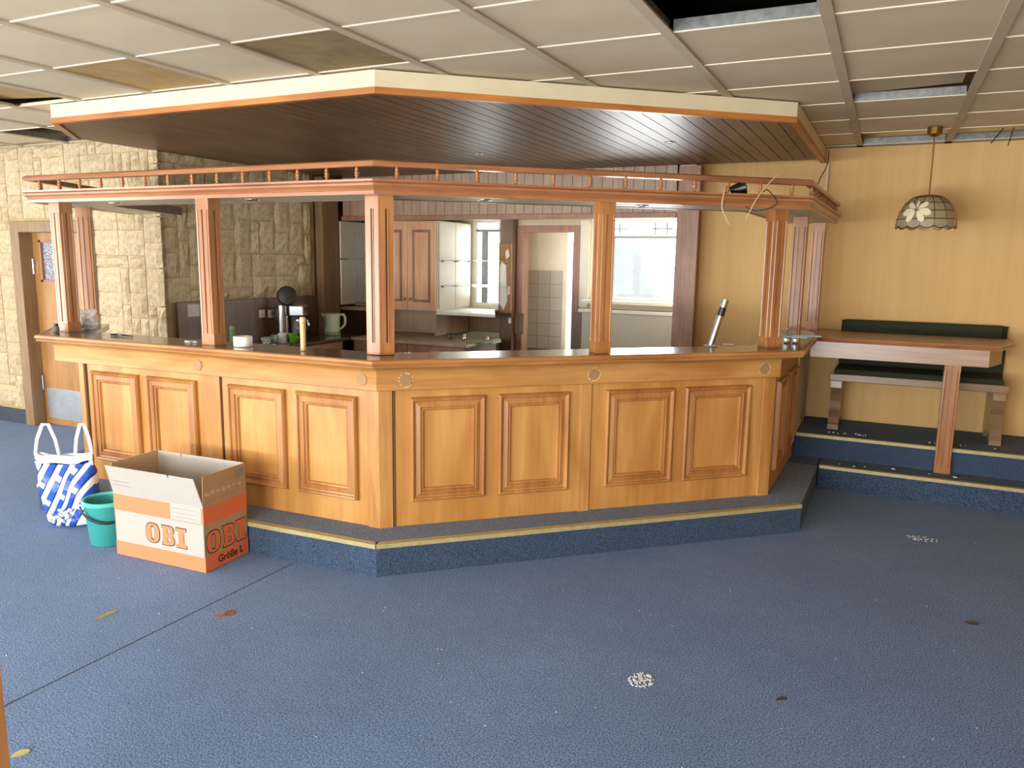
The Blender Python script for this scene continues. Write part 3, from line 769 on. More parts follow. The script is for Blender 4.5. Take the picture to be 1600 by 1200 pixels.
# soffit boards running front to back, clipped by the canopy outline
poly = [(-5.58, 6.98), (-5.58, 3.985), (-5.005, 3.435), (-2.47, 3.448), (-0.595, 5.08), (-0.58, 6.98)]
def yfront(x):
    if x > -0.6: return 5.085
    best = None
    for (x0, y0), (x1, y1) in zip(poly[1:], poly[2:]):
        if x0 <= x <= x1 and x1 > x0: best = y0+(y1-y0)*(x-x0)/(x1-x0)
    return best if best is not None else (5.1 if x > -1 else 3.99)
BW = 0.098; x = -5.578; n_ = 0
while x < -0.60:
    xa, xb = x+0.003, min(x+BW-0.003, -0.585)
    pl = [(xa, yfront(xa)+0.002)]
    for bx in (-5.005, -2.47):
        if xa < bx < xb: pl.append((bx, yfront(bx)+0.002))
    pl += [(xb, yfront(xb)+0.002), (xb, 6.98), (xa, 6.98)]
    MB().prism(pl, ZC+0.012, ZC+0.03).build('soffit_board', 'soffit_wood', can); x += BW
MB().prism([(-5.58, 6.98), (-5.58, 3.99), (-5.005, 3.44), (-2.47, 3.452), (-0.60, 5.085), (-0.585, 6.98)], ZC+0.031, ZC+0.04).build('soffit_backing', 'plenum_black', can)
for q in (pz(748, 240, ZC+0.012), pz(1047, 222, ZC+0.012)): downlight(q.x, q.y, ZC+0.0115, can, 0.03)

# ------------------------------------------------------------------ bar back: board pelmet, post, cabinets
pel = thing('board_pelmet', 'band of pale vertical boards under the canopy at the back of the bar', 'panelling', (-3.5, 7.0, 2.1))
x = -5.46
while x < -1.80:
    MB().bb(x+0.0025, min(x+0.098, -1.74), 6.985, 7.0, 2.125, ZC+0.03).build('board', 'plank_wood', pel); x += 0.1
MB().bb(-5.46, -1.77, 7.0, 7.02, 2.1, ZC+0.03).build('backing', 'kitchen_brown', pel)
MB().bb(-5.46, -1.745, 6.955, 7.0, 2.075, 2.125).build('lower_trim', 'frame_brown', pel, bevel=0.004)
MB().bb(-5.44, -1.77, 7.02, YO-0.03, 2.13, 2.15).build('pelmet_floor', 'cream_wall', pel)
pst = MB().bb(-1.735, -1.545, 6.94, 7.0, 0.18, 2.52).build('bar_back_post', 'frame_brown'); tag(pst, 'grey-brown timber post between the wide window and the ochre wall', 'post')
pst2 = MB().bb(-5.575, -5.475, 6.66, 6.92, 0.18, 2.52).build('bar_back_post', 'door_frame_wood'); tag(pst2, 'brown timber post at the end of the stone wall', 'post')
# wall cabinet
cab = thing('wall_cabinet', 'honey wood wall cabinet with two panelled doors and brass knobs', 'cabinet', (-4.62, 7.0, 1.13))
cx0, cx1, cz0, cz1 = -4.98, -4.26, 1.13, 2.07
MB().bb(cx0, cx1, 7.0, YO-0.02, cz0, cz1).build('body', 'panel_grey', cab)
for a, b_, kx in ((cx0+0.006, (cx0+cx1)/2-0.002, 1), ((cx0+cx1)/2+0.002, cx1-0.006, -1)):
    dr = MB().bb(a, b_, 6.98, 7.0, cz0+0.004, cz1-0.004).build('door', 'cabinet_wood', cab, bevel=0.003)
    A = Vector((a, 6.98)); frame_mould(A, Vector((1, 0)), 0.065, (b_-a)-0.065, cz0+0.09, cz1-0.09, dr, [(0, 0), (0.004, 0.010), (0.012, 0.010), (0.02, 0.003), (0.03, 0.002), (0.03, 0.0)], 'raised_frame', 'frame_brown')
    kxp = (b_-0.035) if kx == 1 else (a+0.035)
    MB().lathe([(0.006, 0), (0.006, 0.012), (0.016, 0.018), (0.017, 0.026), (0.008, 0.034), (0.0, 0.034)], (kxp, 6.98, cz0+0.12), 12, (0, -1, 0)).build('knob', 'brass', dr, smooth=True)
# grey panels on the cabinet's side and on the niche wall (sub-panels separate)
zs = ((1.16, 1.395), (1.405, 1.66), (1.67, 2.06))
for y0, y1 in ((7.03, 7.36), (7.37, 7.70)):
    for z0, z1 in zs: MB().bb(cx1, cx1+0.012, y0, y1, z0, z1).build('side_panel', 'panel_grey', cab)
nich = thing('niche_panelling', 'grey panels lining the niche beside the end of the stone wall', 'panelling', (-5.45, 7.2, 1.1))
for y0, y1 in ((6.93, 7.20), (7.21, 7.46), (7.47, 7.74)):
    for z0, z1 in ((1.16, 1.655), (1.665, 2.07)): MB().bb(-5.47, -5.45, y0, y1, z0, z1).build('panel', 'panel_grey_lit', nich)
MB().bb(-5.59, -4.99, 7.715, 7.74, 1.12, 2.07).build('back_panel', 'panel_grey_lit', nich)
MB().bb(-5.59, -4.985, 7.0, 7.71, 1.10, 1.135).build('niche_shelf', 'plank_wood', nich)
MB().bb(-5.59, -4.985, 7.70, 7.74, 0.86, 1.10).build('lower_back', 'kitchen_brown', nich)
for z in (1.66,):
    gs = tag(MB().bb(-5.449, -4.99, 7.05, 7.45, z-0.003, z+0.003).build('glass_shelf', 'shelf_glass'), 'glass shelf across the grey-panelled niche behind the kettle', 'shelf')
for z, n_ in ((1.40, 'lower'), (1.665, 'upper')):
    gs = thing('glass_shelf', n_+' of the two glass shelves in front of the narrow window', 'shelf', (-4.0, 7.3, z))
    MB().bb(cx1+0.013, -3.72, 7.06, 7.66, z-0.003, z+0.003).build('glass_plate', 'shelf_glass', gs)
    for y in (7.08, 7.34, 7.38, 7.64): MB().lathe([(0.008, 0), (0.008, 0.02), (0.0, 0.022)], (cx1+0.013, y, z-0.010), 8, (1, 0, 0)).build('clip', 'clip_metal', gs)
ledge = tag(MB().prism([(cx1+0.001, 6.98), (-3.56, 6.98), (-3.89, YO-0.14), (-3.89, YO-0.002), (cx1+0.001, YO-0.002)], 1.10, 1.13).build('ledge_shelf', 'white_paint', bevel=0.003), 'white ledge below the narrow window with brown recess under it', 'shelf')
# recess below ledge
rec = thing('recess_lining', 'brown lined recess under the white ledge', 'panelling', (-3.9, 7.7, 0.87))
MB().bb(-4.25, -3.58, 7.70, 7.74, 0.87, 1.098).build('back_board', 'door_frame_wood', rec)
MB().bb(-4.285, -4.265, 6.99, 7.70, 0.87, 1.098).build('side_board', 'plank_wood', rec)
lowp = tag(MB().bb(-4.98, -4.29, 7.25, 7.27, 0.87, 1.128).build('backing_board', 'plank_wood'), 'plain beige board under the wall cabinet', 'panel')
# cork board pier
pier = struct(MB().bb(-3.835, -3.685, 7.62, YO, 0.18, 2.12).build('trim_1', 'kitchen_brown'))
cork = thing('cork_board', 'narrow cork notice board with pinned papers on the brown pier', 'board', (-3.76, 7.61, 1.1))
MB().bb(-3.8266, -3.6934, 7.605, 7.619, 1.12, 1.85).build('cork_panel', 'cork', cork)
mb = MB(); mb.bb(-3.8340, -3.8266, 7.60, 7.619, 1.11, 1.86); mb.bb(-3.6934, -3.6860, 7.60, 7.619, 1.11, 1.86); mb.bb(-3.8340, -3.6860, 7.60, 7.619, 1.10, 1.12); mb.build('frame', 'frame_brown', cork)
for nm, pts in (('paper_sheet', [(-3.8229, 1.20), (-3.7748, 1.13), (-3.7304, 1.24), (-3.7452, 1.45), (-3.7526, 1.62), (-3.8044, 1.66), (-3.8229, 1.60)]), ('note', [(-3.7526, 1.68), (-3.7082, 1.72), (-3.7304, 1.80), (-3.7637, 1.76)]), ('note', [(-3.7304, 1.30), (-3.7008, 1.31), (-3.7008, 1.40), (-3.7304, 1.39)])):
    n = len(pts); MB().add([(x, 7.601, z) for x, z in pts]+[(x, 7.604, z) for x, z in pts], [tuple(range(n)), tuple(range(n, 2*n))[::-1]]+[(i, (i+1) % n, n+(i+1) % n, n+i) for i in range(n)]).build(nm, 'paper', cork)
sw = MB().bb(-3.7193, -3.6897, 7.605, 7.619, 0.99, 1.05).build('light_switch', 'white_plastic', bevel=0.004); tag(sw, 'white light switch below the cork board', 'switch')
# frame pieces right of the doorway and under the wide window
MB().bb(DD[1]+0.052, W2[0]-0.005, YO-0.02, YO-0.001, 1.2, 2.1).build('pier_panel', 'white_wall', d2)
und = tag(MB().bb(W2[0]+0.02, W2[1]+0.002, YO-0.25, YO-0.22, 0.55, 1.155).build('under_window_panel', 'panel_grey'), 'grey panel under the wide window', 'panel')
drk = tag(MB().bb(-2.93, W2[0]+0.015, YO-0.25, YO-0.22, 0.55, 1.155).build('cupboard_side', 'kitchen_brown'), 'dark brown cupboard side beside the doorway', 'cupboard')
# back counter and left counter (worktops with brown cupboards under them)
def unit(name, label, x0, x1, y0, y1, front):
    t = thing(name, label, 'cabinet', ((x0+x1)/2, (y0+y1)/2, ST))
    MB().bb(x0, x1, y0, y1, ST, 0.829).build('body', 'kitchen_brown', t)
    n = max(1, int(round((x1-x0 if front == 'y' else y1-y0)/0.55)))
    for k in range(n):
        if front == 'y':
            a, b_ = x0+(x1-x0)*k/n, x0+(x1-x0)*(k+1)/n
            d = MB().bb(a+0.004, b_-0.004, y0-0.018, y0, ST+0.1, 0.82).build('door', 'frame_brown', t)
            MB().bb((a+b_)/2-0.05, (a+b_)/2+0.05, y0-0.04, y0-0.018, 0.76, 0.772).build('handle', 'steel', d)
        else:
            a, b_ = y0+(y1-y0)*k/n, y0+(y1-y0)*(k+1)/n
            d = MB().bb(x1, x1+0.018, a+0.004, b_-0.004, ST+0.1, 0.82).build('door', 'frame_brown', t)
            MB().bb(x1+0.018, x1+0.04, (a+b_)/2-0.05, (a+b_)/2+0.05, 0.76, 0.772).build('handle', 'steel', d)
unit('base_cabinet', 'brown base cabinet along the stone wall', XS+0.005, -5.05, 4.95, 6.4, 'x')
unit('base_cabinet', 'brown base cabinet under the window ledge', -5.0, -3.66, 6.55, 7.20, 'y')
tag(MB().prism([(XS+0.036, 4.90), (-5.0, 4.90), (-5.0, 7.22), (-5.46, 7.22), (-5.46, 6.64), (XS+0.036, 6.64)], 0.83, 0.86).build('kitchen_worktop', 'worktop_dark', bevel=0.004), 'brown worktop holding the coffee machine along the stone wall', 'worktop')
bt = tag(MB().bb(-4.995, -3.62, 6.48, 7.24, 0.83, 0.86).build('kitchen_worktop', 'plank_wood', bevel=0.004), 'worktop with pale front edge under the window ledge', 'worktop')
tag(MB().bb(XS+0.001, XS+0.035, 4.80, 6.65, 0.84, 1.268).build('splash_board', 'kitchen_brown', bevel=0.003), 'dark brown splashback board against the stone wall', 'splashback')

# ------------------------------------------------------------------ high table, bench, pendant lamp
ht = thing('high_table', 'high wooden table with pale apron and single grooved leg on the carpeted step', 'table', (0.48, 6.4, ST))
ZH = 1.142
tp = [(-0.47, 6.30), (-0.40, 6.24), (0.735, 6.24), (0.865, 6.62), (0.865, 6.93), (-0.40, 6.93), (-0.40, 7.09), (-0.68, 7.09), (-0.68, 6.30)]
MB().prism(tp, ZH-0.028, ZH).build('tabletop', 'table_wood', ht, bevel=0.003)
MB().sweep([(0.0, ZH-0.032), (0.010, ZH-0.032), (0.014, ZH-0.022), (0.008, ZH-0.016), (0.014, ZH-0.010), (0.010, ZH+0.001), (0.0, ZH+0.001)], [Vector(p) for p in tp[0:5]]).build('edge_moulding', 'gantry_wood', ht)
MB().bb(-0.49, 0.69, 6.30, 6.322, 0.985, ZH-0.033).build('apron', 'apron_wood', ht)
MB().prism([(0.69, 6.30), (0.80, 6.60), (0.80, 6.90), (0.778, 6.90), (0.778, 6.605), (0.67, 6.322)], 0.985, ZH-0.033).build('apron', 'table_wood', ht)
post((0.475, 6.375), R(0), 0.105, 0.181, 0.985, ht, 'post_wood', 'leg', 0.05)

be = thing('bench', 'dark green upholstered bench with carved end frames against the ochre wall', 'bench', (0.26, 6.95, 0.36))
bx0, bx1 = -0.34, 0.86
MB().bb(bx0+0.01, bx1-0.01, 6.71, 7.03, 0.80, 0.855).build('seat_cushion', 'bench_green', be, bevel=0.018)
MB().bb(bx0-0.02, bx1+0.02, 6.685, 6.71, 0.755, 0.815).build('seat_rail', 'bench_wood', be, bevel=0.006)
MB().bb(bx0+0.04, bx1-0.02, 7.04, 7.10, 0.90, 1.232).build('back_cushion', 'bench_green', be, bevel=0.012)
MB().bb(bx0+0.02, bx1+0.02, 7.10, 7.125, 0.80, 1.225).build('back_board', 'bench_green', be)
prof = [(6.66, 0.361), (6.78, 0.361), (6.80, 0.40), (6.86, 0.43), (6.94, 0.43), (6.98, 0.40), (7.0, 0.361), (7.11, 0.361), (7.11, 0.765), (6.70, 0.765), (6.69, 0.70), (6.73, 0.64), (6.76, 0.58), (6.74, 0.52), (6.70, 0.46), (6.68, 0.42), (6.66, 0.40)]
for x in (bx0-0.005, bx1-0.075):
    n = len(prof)
    MB().add([(x, y, z) for y, z in prof]+[(x+0.08, y, z) for y, z in prof], [tuple(range(n))[::-1], tuple(range(n, 2*n))]+[(i, (i+1) % n, n+(i+1) % n, n+i) for i in range(n)]).build('end_frame', 'bench_wood', be)

lc = pz(1460, 203, CE); LX, LY = lc.x, 6.33
lamp = thing('pendant_lamp', 'dome pendant lamp of leaded shell panes with a pale flower', 'lamp', (LX, LY, 1.95))
LZ = 1.965
MB().lathe([(0.0, CE+0.0), (0.048, CE-0.003), (0.048, CE-0.05), (0.02, CE-0.066), (0.0, CE-0.066)], (LX, LY, 0), 18).build('ceiling_rose', 'brass_dark', lamp, smooth=False)
MB().tube([(LX, LY, CE-0.06), (LX+0.003, LY, 2.4), (LX+0.003, LY, LZ+0.20)], 0.005, 8).build('rod', 'brass_dark', lamp)
RL = 0.195
def dome(a, t): # t 0 bottom..1 top
    r = RL*math.cos(t*math.pi/2*0.97)**0.8; z = LZ+0.215*math.sin(t*math.pi/2)
    return Vector((LX+r*math.cos(a), LY+r*math.sin(a), z))
NS = 14; ts = [0.0, 0.14, 0.32, 0.52, 0.74, 0.97]
for k in range(NS):
    for j in range(5):
        vs = []
        for tt in (ts[j], (ts[j]+ts[j+1])/2, ts[j+1]):
            for q in (0, 0.5, 1): vs.append(dome(2*math.pi*(k+q)/NS, tt))
        if j == 0: vs[1] = vs[1]-Vector((0, 0, 0.018))
        fs2 = [(0, 1, 4, 3), (1, 2, 5, 4), (3, 4, 7, 6), (4, 5, 8, 7)]
        cc = Vector((LX, LY, LZ))
        inn = [p+(cc-p).normalized()*0.003 for p in vs]
        MB().add(vs+inn, fs2+[tuple(9+i for i in f)[::-1] for f in fs2]).build('shell_pane', 'shell_pane', lamp, smooth=True)
mb = MB()
for k in range(NS): mb.tube([dome(2*math.pi*k/NS, t/10*0.97) for t in range(11)], 0.0034, 5)
for t in ts[1:]: mb.tube([dome(math.pi*k/NS, t) for k in range(2*NS+1)], 0.0034, 5)
mb.build('leading', 'brass_dark', lamp)
mb = MB()
for k in range(NS):
    mb.tube([dome(2*math.pi*k/NS, 0), dome(2*math.pi*(k+0.25)/NS, 0)-Vector((0, 0, 0.013)), dome(2*math.pi*(k+0.5)/NS, 0)-Vector((0, 0, 0.018)), dome(2*math.pi*(k+0.75)/NS, 0)-Vector((0, 0, 0.013)), dome(2*math.pi*(k+1)/NS, 0)], 0.003, 5)
mb.build('scalloped_edge', 'brass_dark', lamp)
# flower petals on the side that faces the room
ac = math.atan2(-LY, -LX) - 0.38
def dome_pt(da, t, out=0.006):
    p = dome(ac+da, t); cc = Vector((LX, LY, LZ)); return p+(p-cc).normalized()*out
fc0 = (0.0, 0.34)
for (d1, t1, wd) in ((0.0, 0.56, 0.05), (0.42, 0.50, 0.09), (-0.42, 0.50, 0.09), (0.52, 0.24, 0.11), (-0.52, 0.24, 0.11), (0.28, 0.07, 0.10), (-0.28, 0.07, 0.10)):
    dx, dt = d1-fc0[0], t1-fc0[1]; L = math.hypot(dx, dt*1.4); px2, pt2 = -dt*1.4/L, dx/L/1.4
    pts = []
    for s_, w_ in ((0.12, 0), (0.4, 0.75), (0.7, 1.0), (0.9, 0.7), (1.0, 0.0), (0.9, -0.7), (0.7, -1.0), (0.4, -0.75)):
        pts.append(dome_pt(dx*s_+px2*w_*wd*1.1, max(0.01, fc0[1]+dt*s_+pt2*w_*wd)))
    n = len(pts); cc = Vector((LX, LY, LZ)); inn = [p+(cc-p).normalized()*0.004 for p in pts]
    MB().add(pts+inn, [tuple(range(n)), tuple(range(n, 2*n))[::-1]]+[(i, (i+1) % n, n+(i+1) % n, n+i) for i in range(n)]).build('petal', 'shell_petal', lamp)

# ------------------------------------------------------------------ floor things: box, bucket, carrier bag
BX = Vector((-3.816, 2.785)); ub = (Vector((-3.163, 2.82))-BX).normalized(); vb = Vector((-ub.y, ub.x)); BWd, BD, BH, BF = 0.655, 0.325, 0.365, 0.17
box = thing('cardboard_box', 'open white and orange printed cardboard moving box on the carpet', 'box', (BX.x, BX.y, 0), math.atan2(ub.y, ub.x))
T = 0.005
def quad_slab(mb, p, n, t):
    p = [Vector(q) for q in p]; n = Vector(n).normalized()*t; q = [a+n for a in p]
    mb.add(p+q, [(0, 1, 2, 3), (7, 6, 5, 4)]+[(i, (i+1) % 4, 4+(i+1) % 4, 4+i) for i in range(4)])
    return mb
Z0 = 0.002
quad_slab(MB(), [(0, 0, Z0), (BWd, 0, Z0), (BWd, BD, Z0), (0, BD, Z0)], (0, 0, 1), T).build('bottom', 'card_inside', box, local=True)
fw_ = quad_slab(MB(), [(0, 0, Z0), (BWd, 0, Z0), (BWd, 0, BH), (0, 0, BH)], (0, 1, 0), T).build('front_wall', 'card_white', box, local=True)
quad_slab(MB(), [(0, BD, Z0), (BWd, BD, Z0), (BWd, BD, BH), (0, BD, BH)], (0, -1, 0), T).build('rear_wall', 'card_inside', box, local=True)
quad_slab(MB(), [(0, 0, Z0), (0, BD, Z0), (0, BD, BH), (0, 0, BH)], (1, 0, 0), T).build('side_wall', 'card_inside', box, local=True)
sw_ = quad_slab(MB(), [(BWd, 0, Z0), (BWd, BD, Z0), (BWd, BD, BH), (BWd, 0, BH)], (-1, 0, 0), T).build('side_wall', 'card_brown', box, local=True)
fl_o = -0.045
def notch_flap(y, yo, name, mat, n):
    # long flap with a small V cut in its top edge
    pts = [(0.0, BH), (BWd, BH), (BWd-0.008, BH+BF), (0.475, BH+BF), (0.468, BH+BF-0.022), (0.461, BH+BF), (0.008-0.0, BH+BF)]
    if y > 0.1: pts = [(BWd-a, z) for a, z in pts][::-1]
    vs = [(a, y+yo*(z-BH)/BF, z) for a, z in pts]; k = len(vs)
    vs2 = [(a, b_+n*T, z) for a, b_, z in vs]
    return MB().add(vs+vs2, [tuple(range(k)), tuple(range(k, 2*k))[::-1]]+[(i, (i+1) % k, k+(i+1) % k, k+i) for i in range(k)]).build(name, mat, box, local=True)
ff = notch_flap(0, -0.05, 'flap', 'card_white', 1); notch_flap(BD, 0.0, 'flap', 'card_white', -1)
quad_slab(MB(), [(0, 0.0, BH), (0, BD, BH), (-0.01, BD-0.004, BH+BF), (-0.01, 0.004, BH+BF)], (1, 0, 0), T).build('flap', 'card_inside', box, local=True)
sf = quad_slab(MB(), [(BWd, 0.0, BH), (BWd, BD, BH), (BWd+0.004, BD-0.004, BH+BF), (BWd+0.004, 0.004, BH+BF)], (-1, 0, 0), T).build('flap', 'card_brown', box, local=True)
# print on the front: two orange bands, address field, lettering
def fpr(x0, x1, z0, z1, mat, name, y=-0.0012): return MB().bb(x0, x1, y, -0.0001, z0, z1).build(name, mat, fw_, local=True)
fpr(0.0, 0.42, 0.268, 0.36, 'print_orange', 'orange_band'); fpr(0.64, BWd, 0.268, 0.36, 'print_orange', 'orange_band'); fpr(0.0, BWd, 0.004, 0.085, 'print_orange', 'orange_band')
for z in (0.29, 0.313, 0.336): fpr(0.445, 0.60, z, z+0.002, 'print_grey', 'printed_line')
fpr(0.43, 0.635, 0.268, 0.2715, 'print_orange', 'printed_line')
for z in (BH+0.055, BH+0.08):
    yy = -0.05*(z-BH)/BF
    MB().bb(0.03, 0.16, yy-0.0045, yy-0.002, z, z+0.0015).build('printed_line', 'print_grey', ff, local=True)
def spr(y0, y1, z0, z1, mat, name, par=None): return MB().bb(BWd+0.0001, BWd+0.0012, y0, y1, z0, z1).build(name, mat, par or sw_, local=True)
spr(0, BD, 0.268, 0.36, 'print_orange_dark', 'orange_band'); spr(0, BD, 0.004, 0.085, 'print_orange_dark', 'orange_band')
MB().bb(BWd+0.0042, BWd+0.0052, BD-0.085, BD-0.02, BH+0.10, BH+0.145).build('printed_patch', 'print_grey', sf, local=True)
MB().bb(BWd+0.001, BWd+0.0026, 0.0, BD, BH+0.025, BH+0.027).build('printed_line', 'print_grey', sf, local=True)
for k in range(7): MB().bb(BWd+0.0016, BWd+0.0034, 0.02+0.04*k, 0.045+0.04*k, BH+0.055+0.004*(k % 3), BH+0.075+0.004*(k % 2)).build('pictogram', 'card_inside', sf, local=True)
def ring_pts(rx, rz, e=2.6, n=36, cx=0):
    out = []
    for k in range(n):
        a = 2*math.pi*k/n; c_, s_ = math.cos(a), math.sin(a)
        out.append((cx+rx*abs(c_)**(2/e)*(1 if c_ >= 0 else -1), rz*abs(s_)**(2/e)*(1 if s_ >= 0 else -1)))
    return out
def letters():
    O = [ring_pts(0.50, 0.5, 2.7), ring_pts(0.11, 0.30, 3, 20)[::-1]]
    Bx = 0.62
    Bo = [(0, -.5), (.55, -.5), (.78, -.46), (.90, -.34), (.90, -.14), (.80, -.02), (.70, .02), (.80, .07), (.87, .17), (.87, .35), (.76, .46), (.55, .5), (0, .5), (0, .32), (.10, .32), (.10, -.32), (0, -.32)]
    Bh1 = [(.42, .12), (.42, .30), (.52, .30), (.57, .26), (.57, .16), (.52, .12)]; Bh2 = [(.42, -.30), (.42, -.10), (.54, -.10), (.60, -.14), (.60, -.26), (.54, -.30)]
    sh = lambda l, d: [(x+d, z) for x, z in l]
    B = [sh(Bo, Bx), sh(Bh1, Bx), sh(Bh2, Bx)]
    I = [sh([(0, -.5), (.74, -.5), (.74, -.34), (.56, -.30), (.56, .30), (.74, .34), (.74, .5), (0, .5), (0, .34), (.18, .30), (.18, -.30), (0, -.34)], 1.60)]
    return {'O': O, 'B': B, 'I': I}
def lettering(par, Mx, mat):
    for n_, lp in letters().items():
        o = curve_fill(lp, 'letter', 'print_black', par, Mx, 0.0002, 0.0)
        # thin dark outline: orange fill is inset and slightly proud
        cx = sum(p[0] for p in lp[0])/len(lp[0])
        ins = []
        for i, l in enumerate(lp):
            k = 0.92 if i == 0 else 1.18
            mx = (min(p[0] for p in l)+max(p[0] for p in l))/2; mz = (min(p[1] for p in l)+max(p[1] for p in l))/2
            ins.append([(mx+(p[0]-mx)*k, mz+(p[1]-mz)*k) for p in l])
        curve_fill(ins, 'letter_fill', mat, o, Mx @ Matrix.Translation((0, 0, 0.0008/0.1)), 0.0003, 0.0)
Sx = 0.1
Mf = Matrix.Translation((0.285, -0.0013, 0.172)) @ Matrix.Rotation(R(90), 4, 'X') @ Matrix.Diagonal((0.105, 0.118, 0.1, 1))
lettering(fw_, Mf, 'print_orange')
Ms = Matrix.Translation((BWd+0.0013, 0.062, 0.160)) @ Matrix.Rotation(R(90), 4, 'Z') @ Matrix.Rotation(R(90), 4, 'X') @ Matrix.Diagonal((0.106, 0.13, 0.1, 1))
lettering(sw_, Ms, 'print_orange_dark')
text_mesh('Größe L', 0.056, 'lettering', 'print_black', sw_, Matrix.Translation((BWd+0.0016, 0.185, 0.045)) @ Matrix.Rotation(R(90), 4, 'Z') @ Matrix.Rotation(R(90), 4, 'X'), 0.0010)

bk = pz(158, 835, 0); BKX, BKY = -4.03, 2.90
buc = thing('bucket', 'turquoise plastic bucket with a black carrying handle on the carpet', 'bucket', (BKX, BKY, 0))
bo = MB().lathe([(0.0, 0.001), (0.098, 0.001), (0.103, 0.008), (0.128, 0.262), (0.123, 0.262), (0.098, 0.012), (0.0, 0.012)], (0, 0, 0), 32).build('body', 'turquoise', buc, local=True); smooth_angle(bo)
ri = MB().lathe([(0.127, 0.245), (0.137, 0.247), (0.139, 0.262), (0.133, 0.268), (0.123, 0.268), (0.122, 0.255), (0.127, 0.245)], (0, 0, 0), 32).build('rim', 'turquoise_rim', buc, local=True); smooth_angle(ri)
ha = math.atan2(-2.9, 4.03)  # towards the camera
hp = []
for k in range(15):
    q = -1+2*k/14; a = ha+q*R(88)+R(6); r = 0.144-0.009*(1-abs(q)); hp.append((r*math.cos(a), r*math.sin(a), 0.238-0.085*(1-q*q)))
MB().tube(hp, 0.006, 6, 0.009).build('handle', 'handle_black', buc, local=True, smooth=True)

BGX, BGY = -4.50, 3.0
bag = thing('carrier_bag', 'blue and white printed plastic carrier bag standing full on the carpet', 'bag', (BGX, BGY, 0), R(32))
rnd = random.Random(11); nseg = 28; lev = [(0.002, 0.13, 0.085), (0.03, 0.165, 0.105), (0.08, 0.160, 0.105), (0.13, 0.155, 0.10), (0.19, 0.165, 0.108), (0.26, 0.172, 0.105), (0.32, 0.170, 0.085), (0.37, 0.168, 0.055), (0.40, 0.168, 0.03)]
vs = []; fs = []; uvs = []
for j, (z, rx, ry) in enumerate(lev):
    for k in range(nseg):
        a = 2*math.pi*k/nseg; c_, s_ = math.cos(a), math.sin(a)
        wob = 1+0.05*math.sin(3*a+z*22)+0.035*math.sin(7*a-z*40)+rnd.uniform(-.012, .012)
        tilt = (z-0.15)*-0.12
        vs.append((rx*abs(c_)**0.75*(1 if c_ >= 0 else -1)*wob+tilt, ry*abs(s_)**0.75*(1 if s_ >= 0 else -1)*wob, z+0.012*math.sin(2*a+1)*(z > 0.05)))
for j in range(len(lev)-1):
    for k in range(nseg): fs.append((j*nseg+k, j*nseg+(k+1) % nseg, (j+1)*nseg+(k+1) % nseg, (j+1)*nseg+k))
fs.append(tuple(range(nseg))[::-1])
mb = MB(); mb.v = vs; mb.f = fs; bo = mb.build('bag_body', 'bag_print', bag, local=True, smooth=True)
uvl = bo.data.uv_layers.new(name='UVMap')
for p in bo.data.polygons:
    for li in p.loop_indices:
        v = bo.data.vertices[bo.data.loops[li].vertex_index].co
        uvl.data[li].uv = (v.x+0.25*abs(v.y)*(1 if v.x > 0 else -1), v.z)
md = bo.modifiers.new('sub', 'SUBSURF'); md.levels = 1; md.render_levels = 1
top_ = [(0.398, 0.170, 0.036), (0.425, 0.172, 0.030), (0.445, 0.168, 0.022)]
vs = []; fs = []
for j, (z, rx, ry) in enumerate(top_):
    for k in range(nseg):
        a = 2*math.pi*k/nseg; c_, s_ = math.cos(a), math.sin(a)
        vs.append((rx*abs(c_)**0.75*(1 if c_ >= 0 else -1)-0.03, ry*s_*(1+0.3*math.sin(5*a)), z+0.02*math.cos(a)**2+0.006*math.sin(6*a)))
for j in range(2):
    for k in range(nseg): fs.append((j*nseg+k, j*nseg+(k+1) % nseg, (j+1)*nseg+(k+1) % nseg, (j+1)*nseg+k))
mb = MB(); mb.v = vs; mb.f = fs; mb.build('bag_hem', 'bag_white', bag, local=True, smooth=True)
for xx, dz, sp_ in ((-0.125, 0.19, 0.07), (0.09, 0.19, 0.05)):
    MB().tube([(xx-sp_, 0, 0.45), (xx-sp_*0.8, 0.004, 0.45+dz*0.5), (xx-sp_*0.25, 0.004, 0.45+dz), (xx+sp_*0.25, 0.003, 0.45+dz), (xx+sp_*0.75, 0, 0.45+dz*0.5), (xx+sp_, -0.004, 0.45)], 0.004, 6, 0.012).build('bag_handle', 'bag_white', bag, local=True, smooth=True)
rnd = random.Random(4); mb = MB()
for k in range(16):
    a = Vector((rnd.uniform(-0.09, 0.03), -0.106+rnd.uniform(-0.01, 0.01), 0.07+rnd.uniform(-0.03, 0.06)))
    b_ = a+Vector((rnd.uniform(-0.04, 0.04), rnd.uniform(-0.008, 0.004), rnd.uniform(-0.03, 0.04))); mb.tube([a, (a+b_)/2+Vector((0, -0.012, 0.01)), b_], 0.006, 5, 0.011)
mb.build('knotted_film', 'bag_white', bag, local=True, smooth=True)

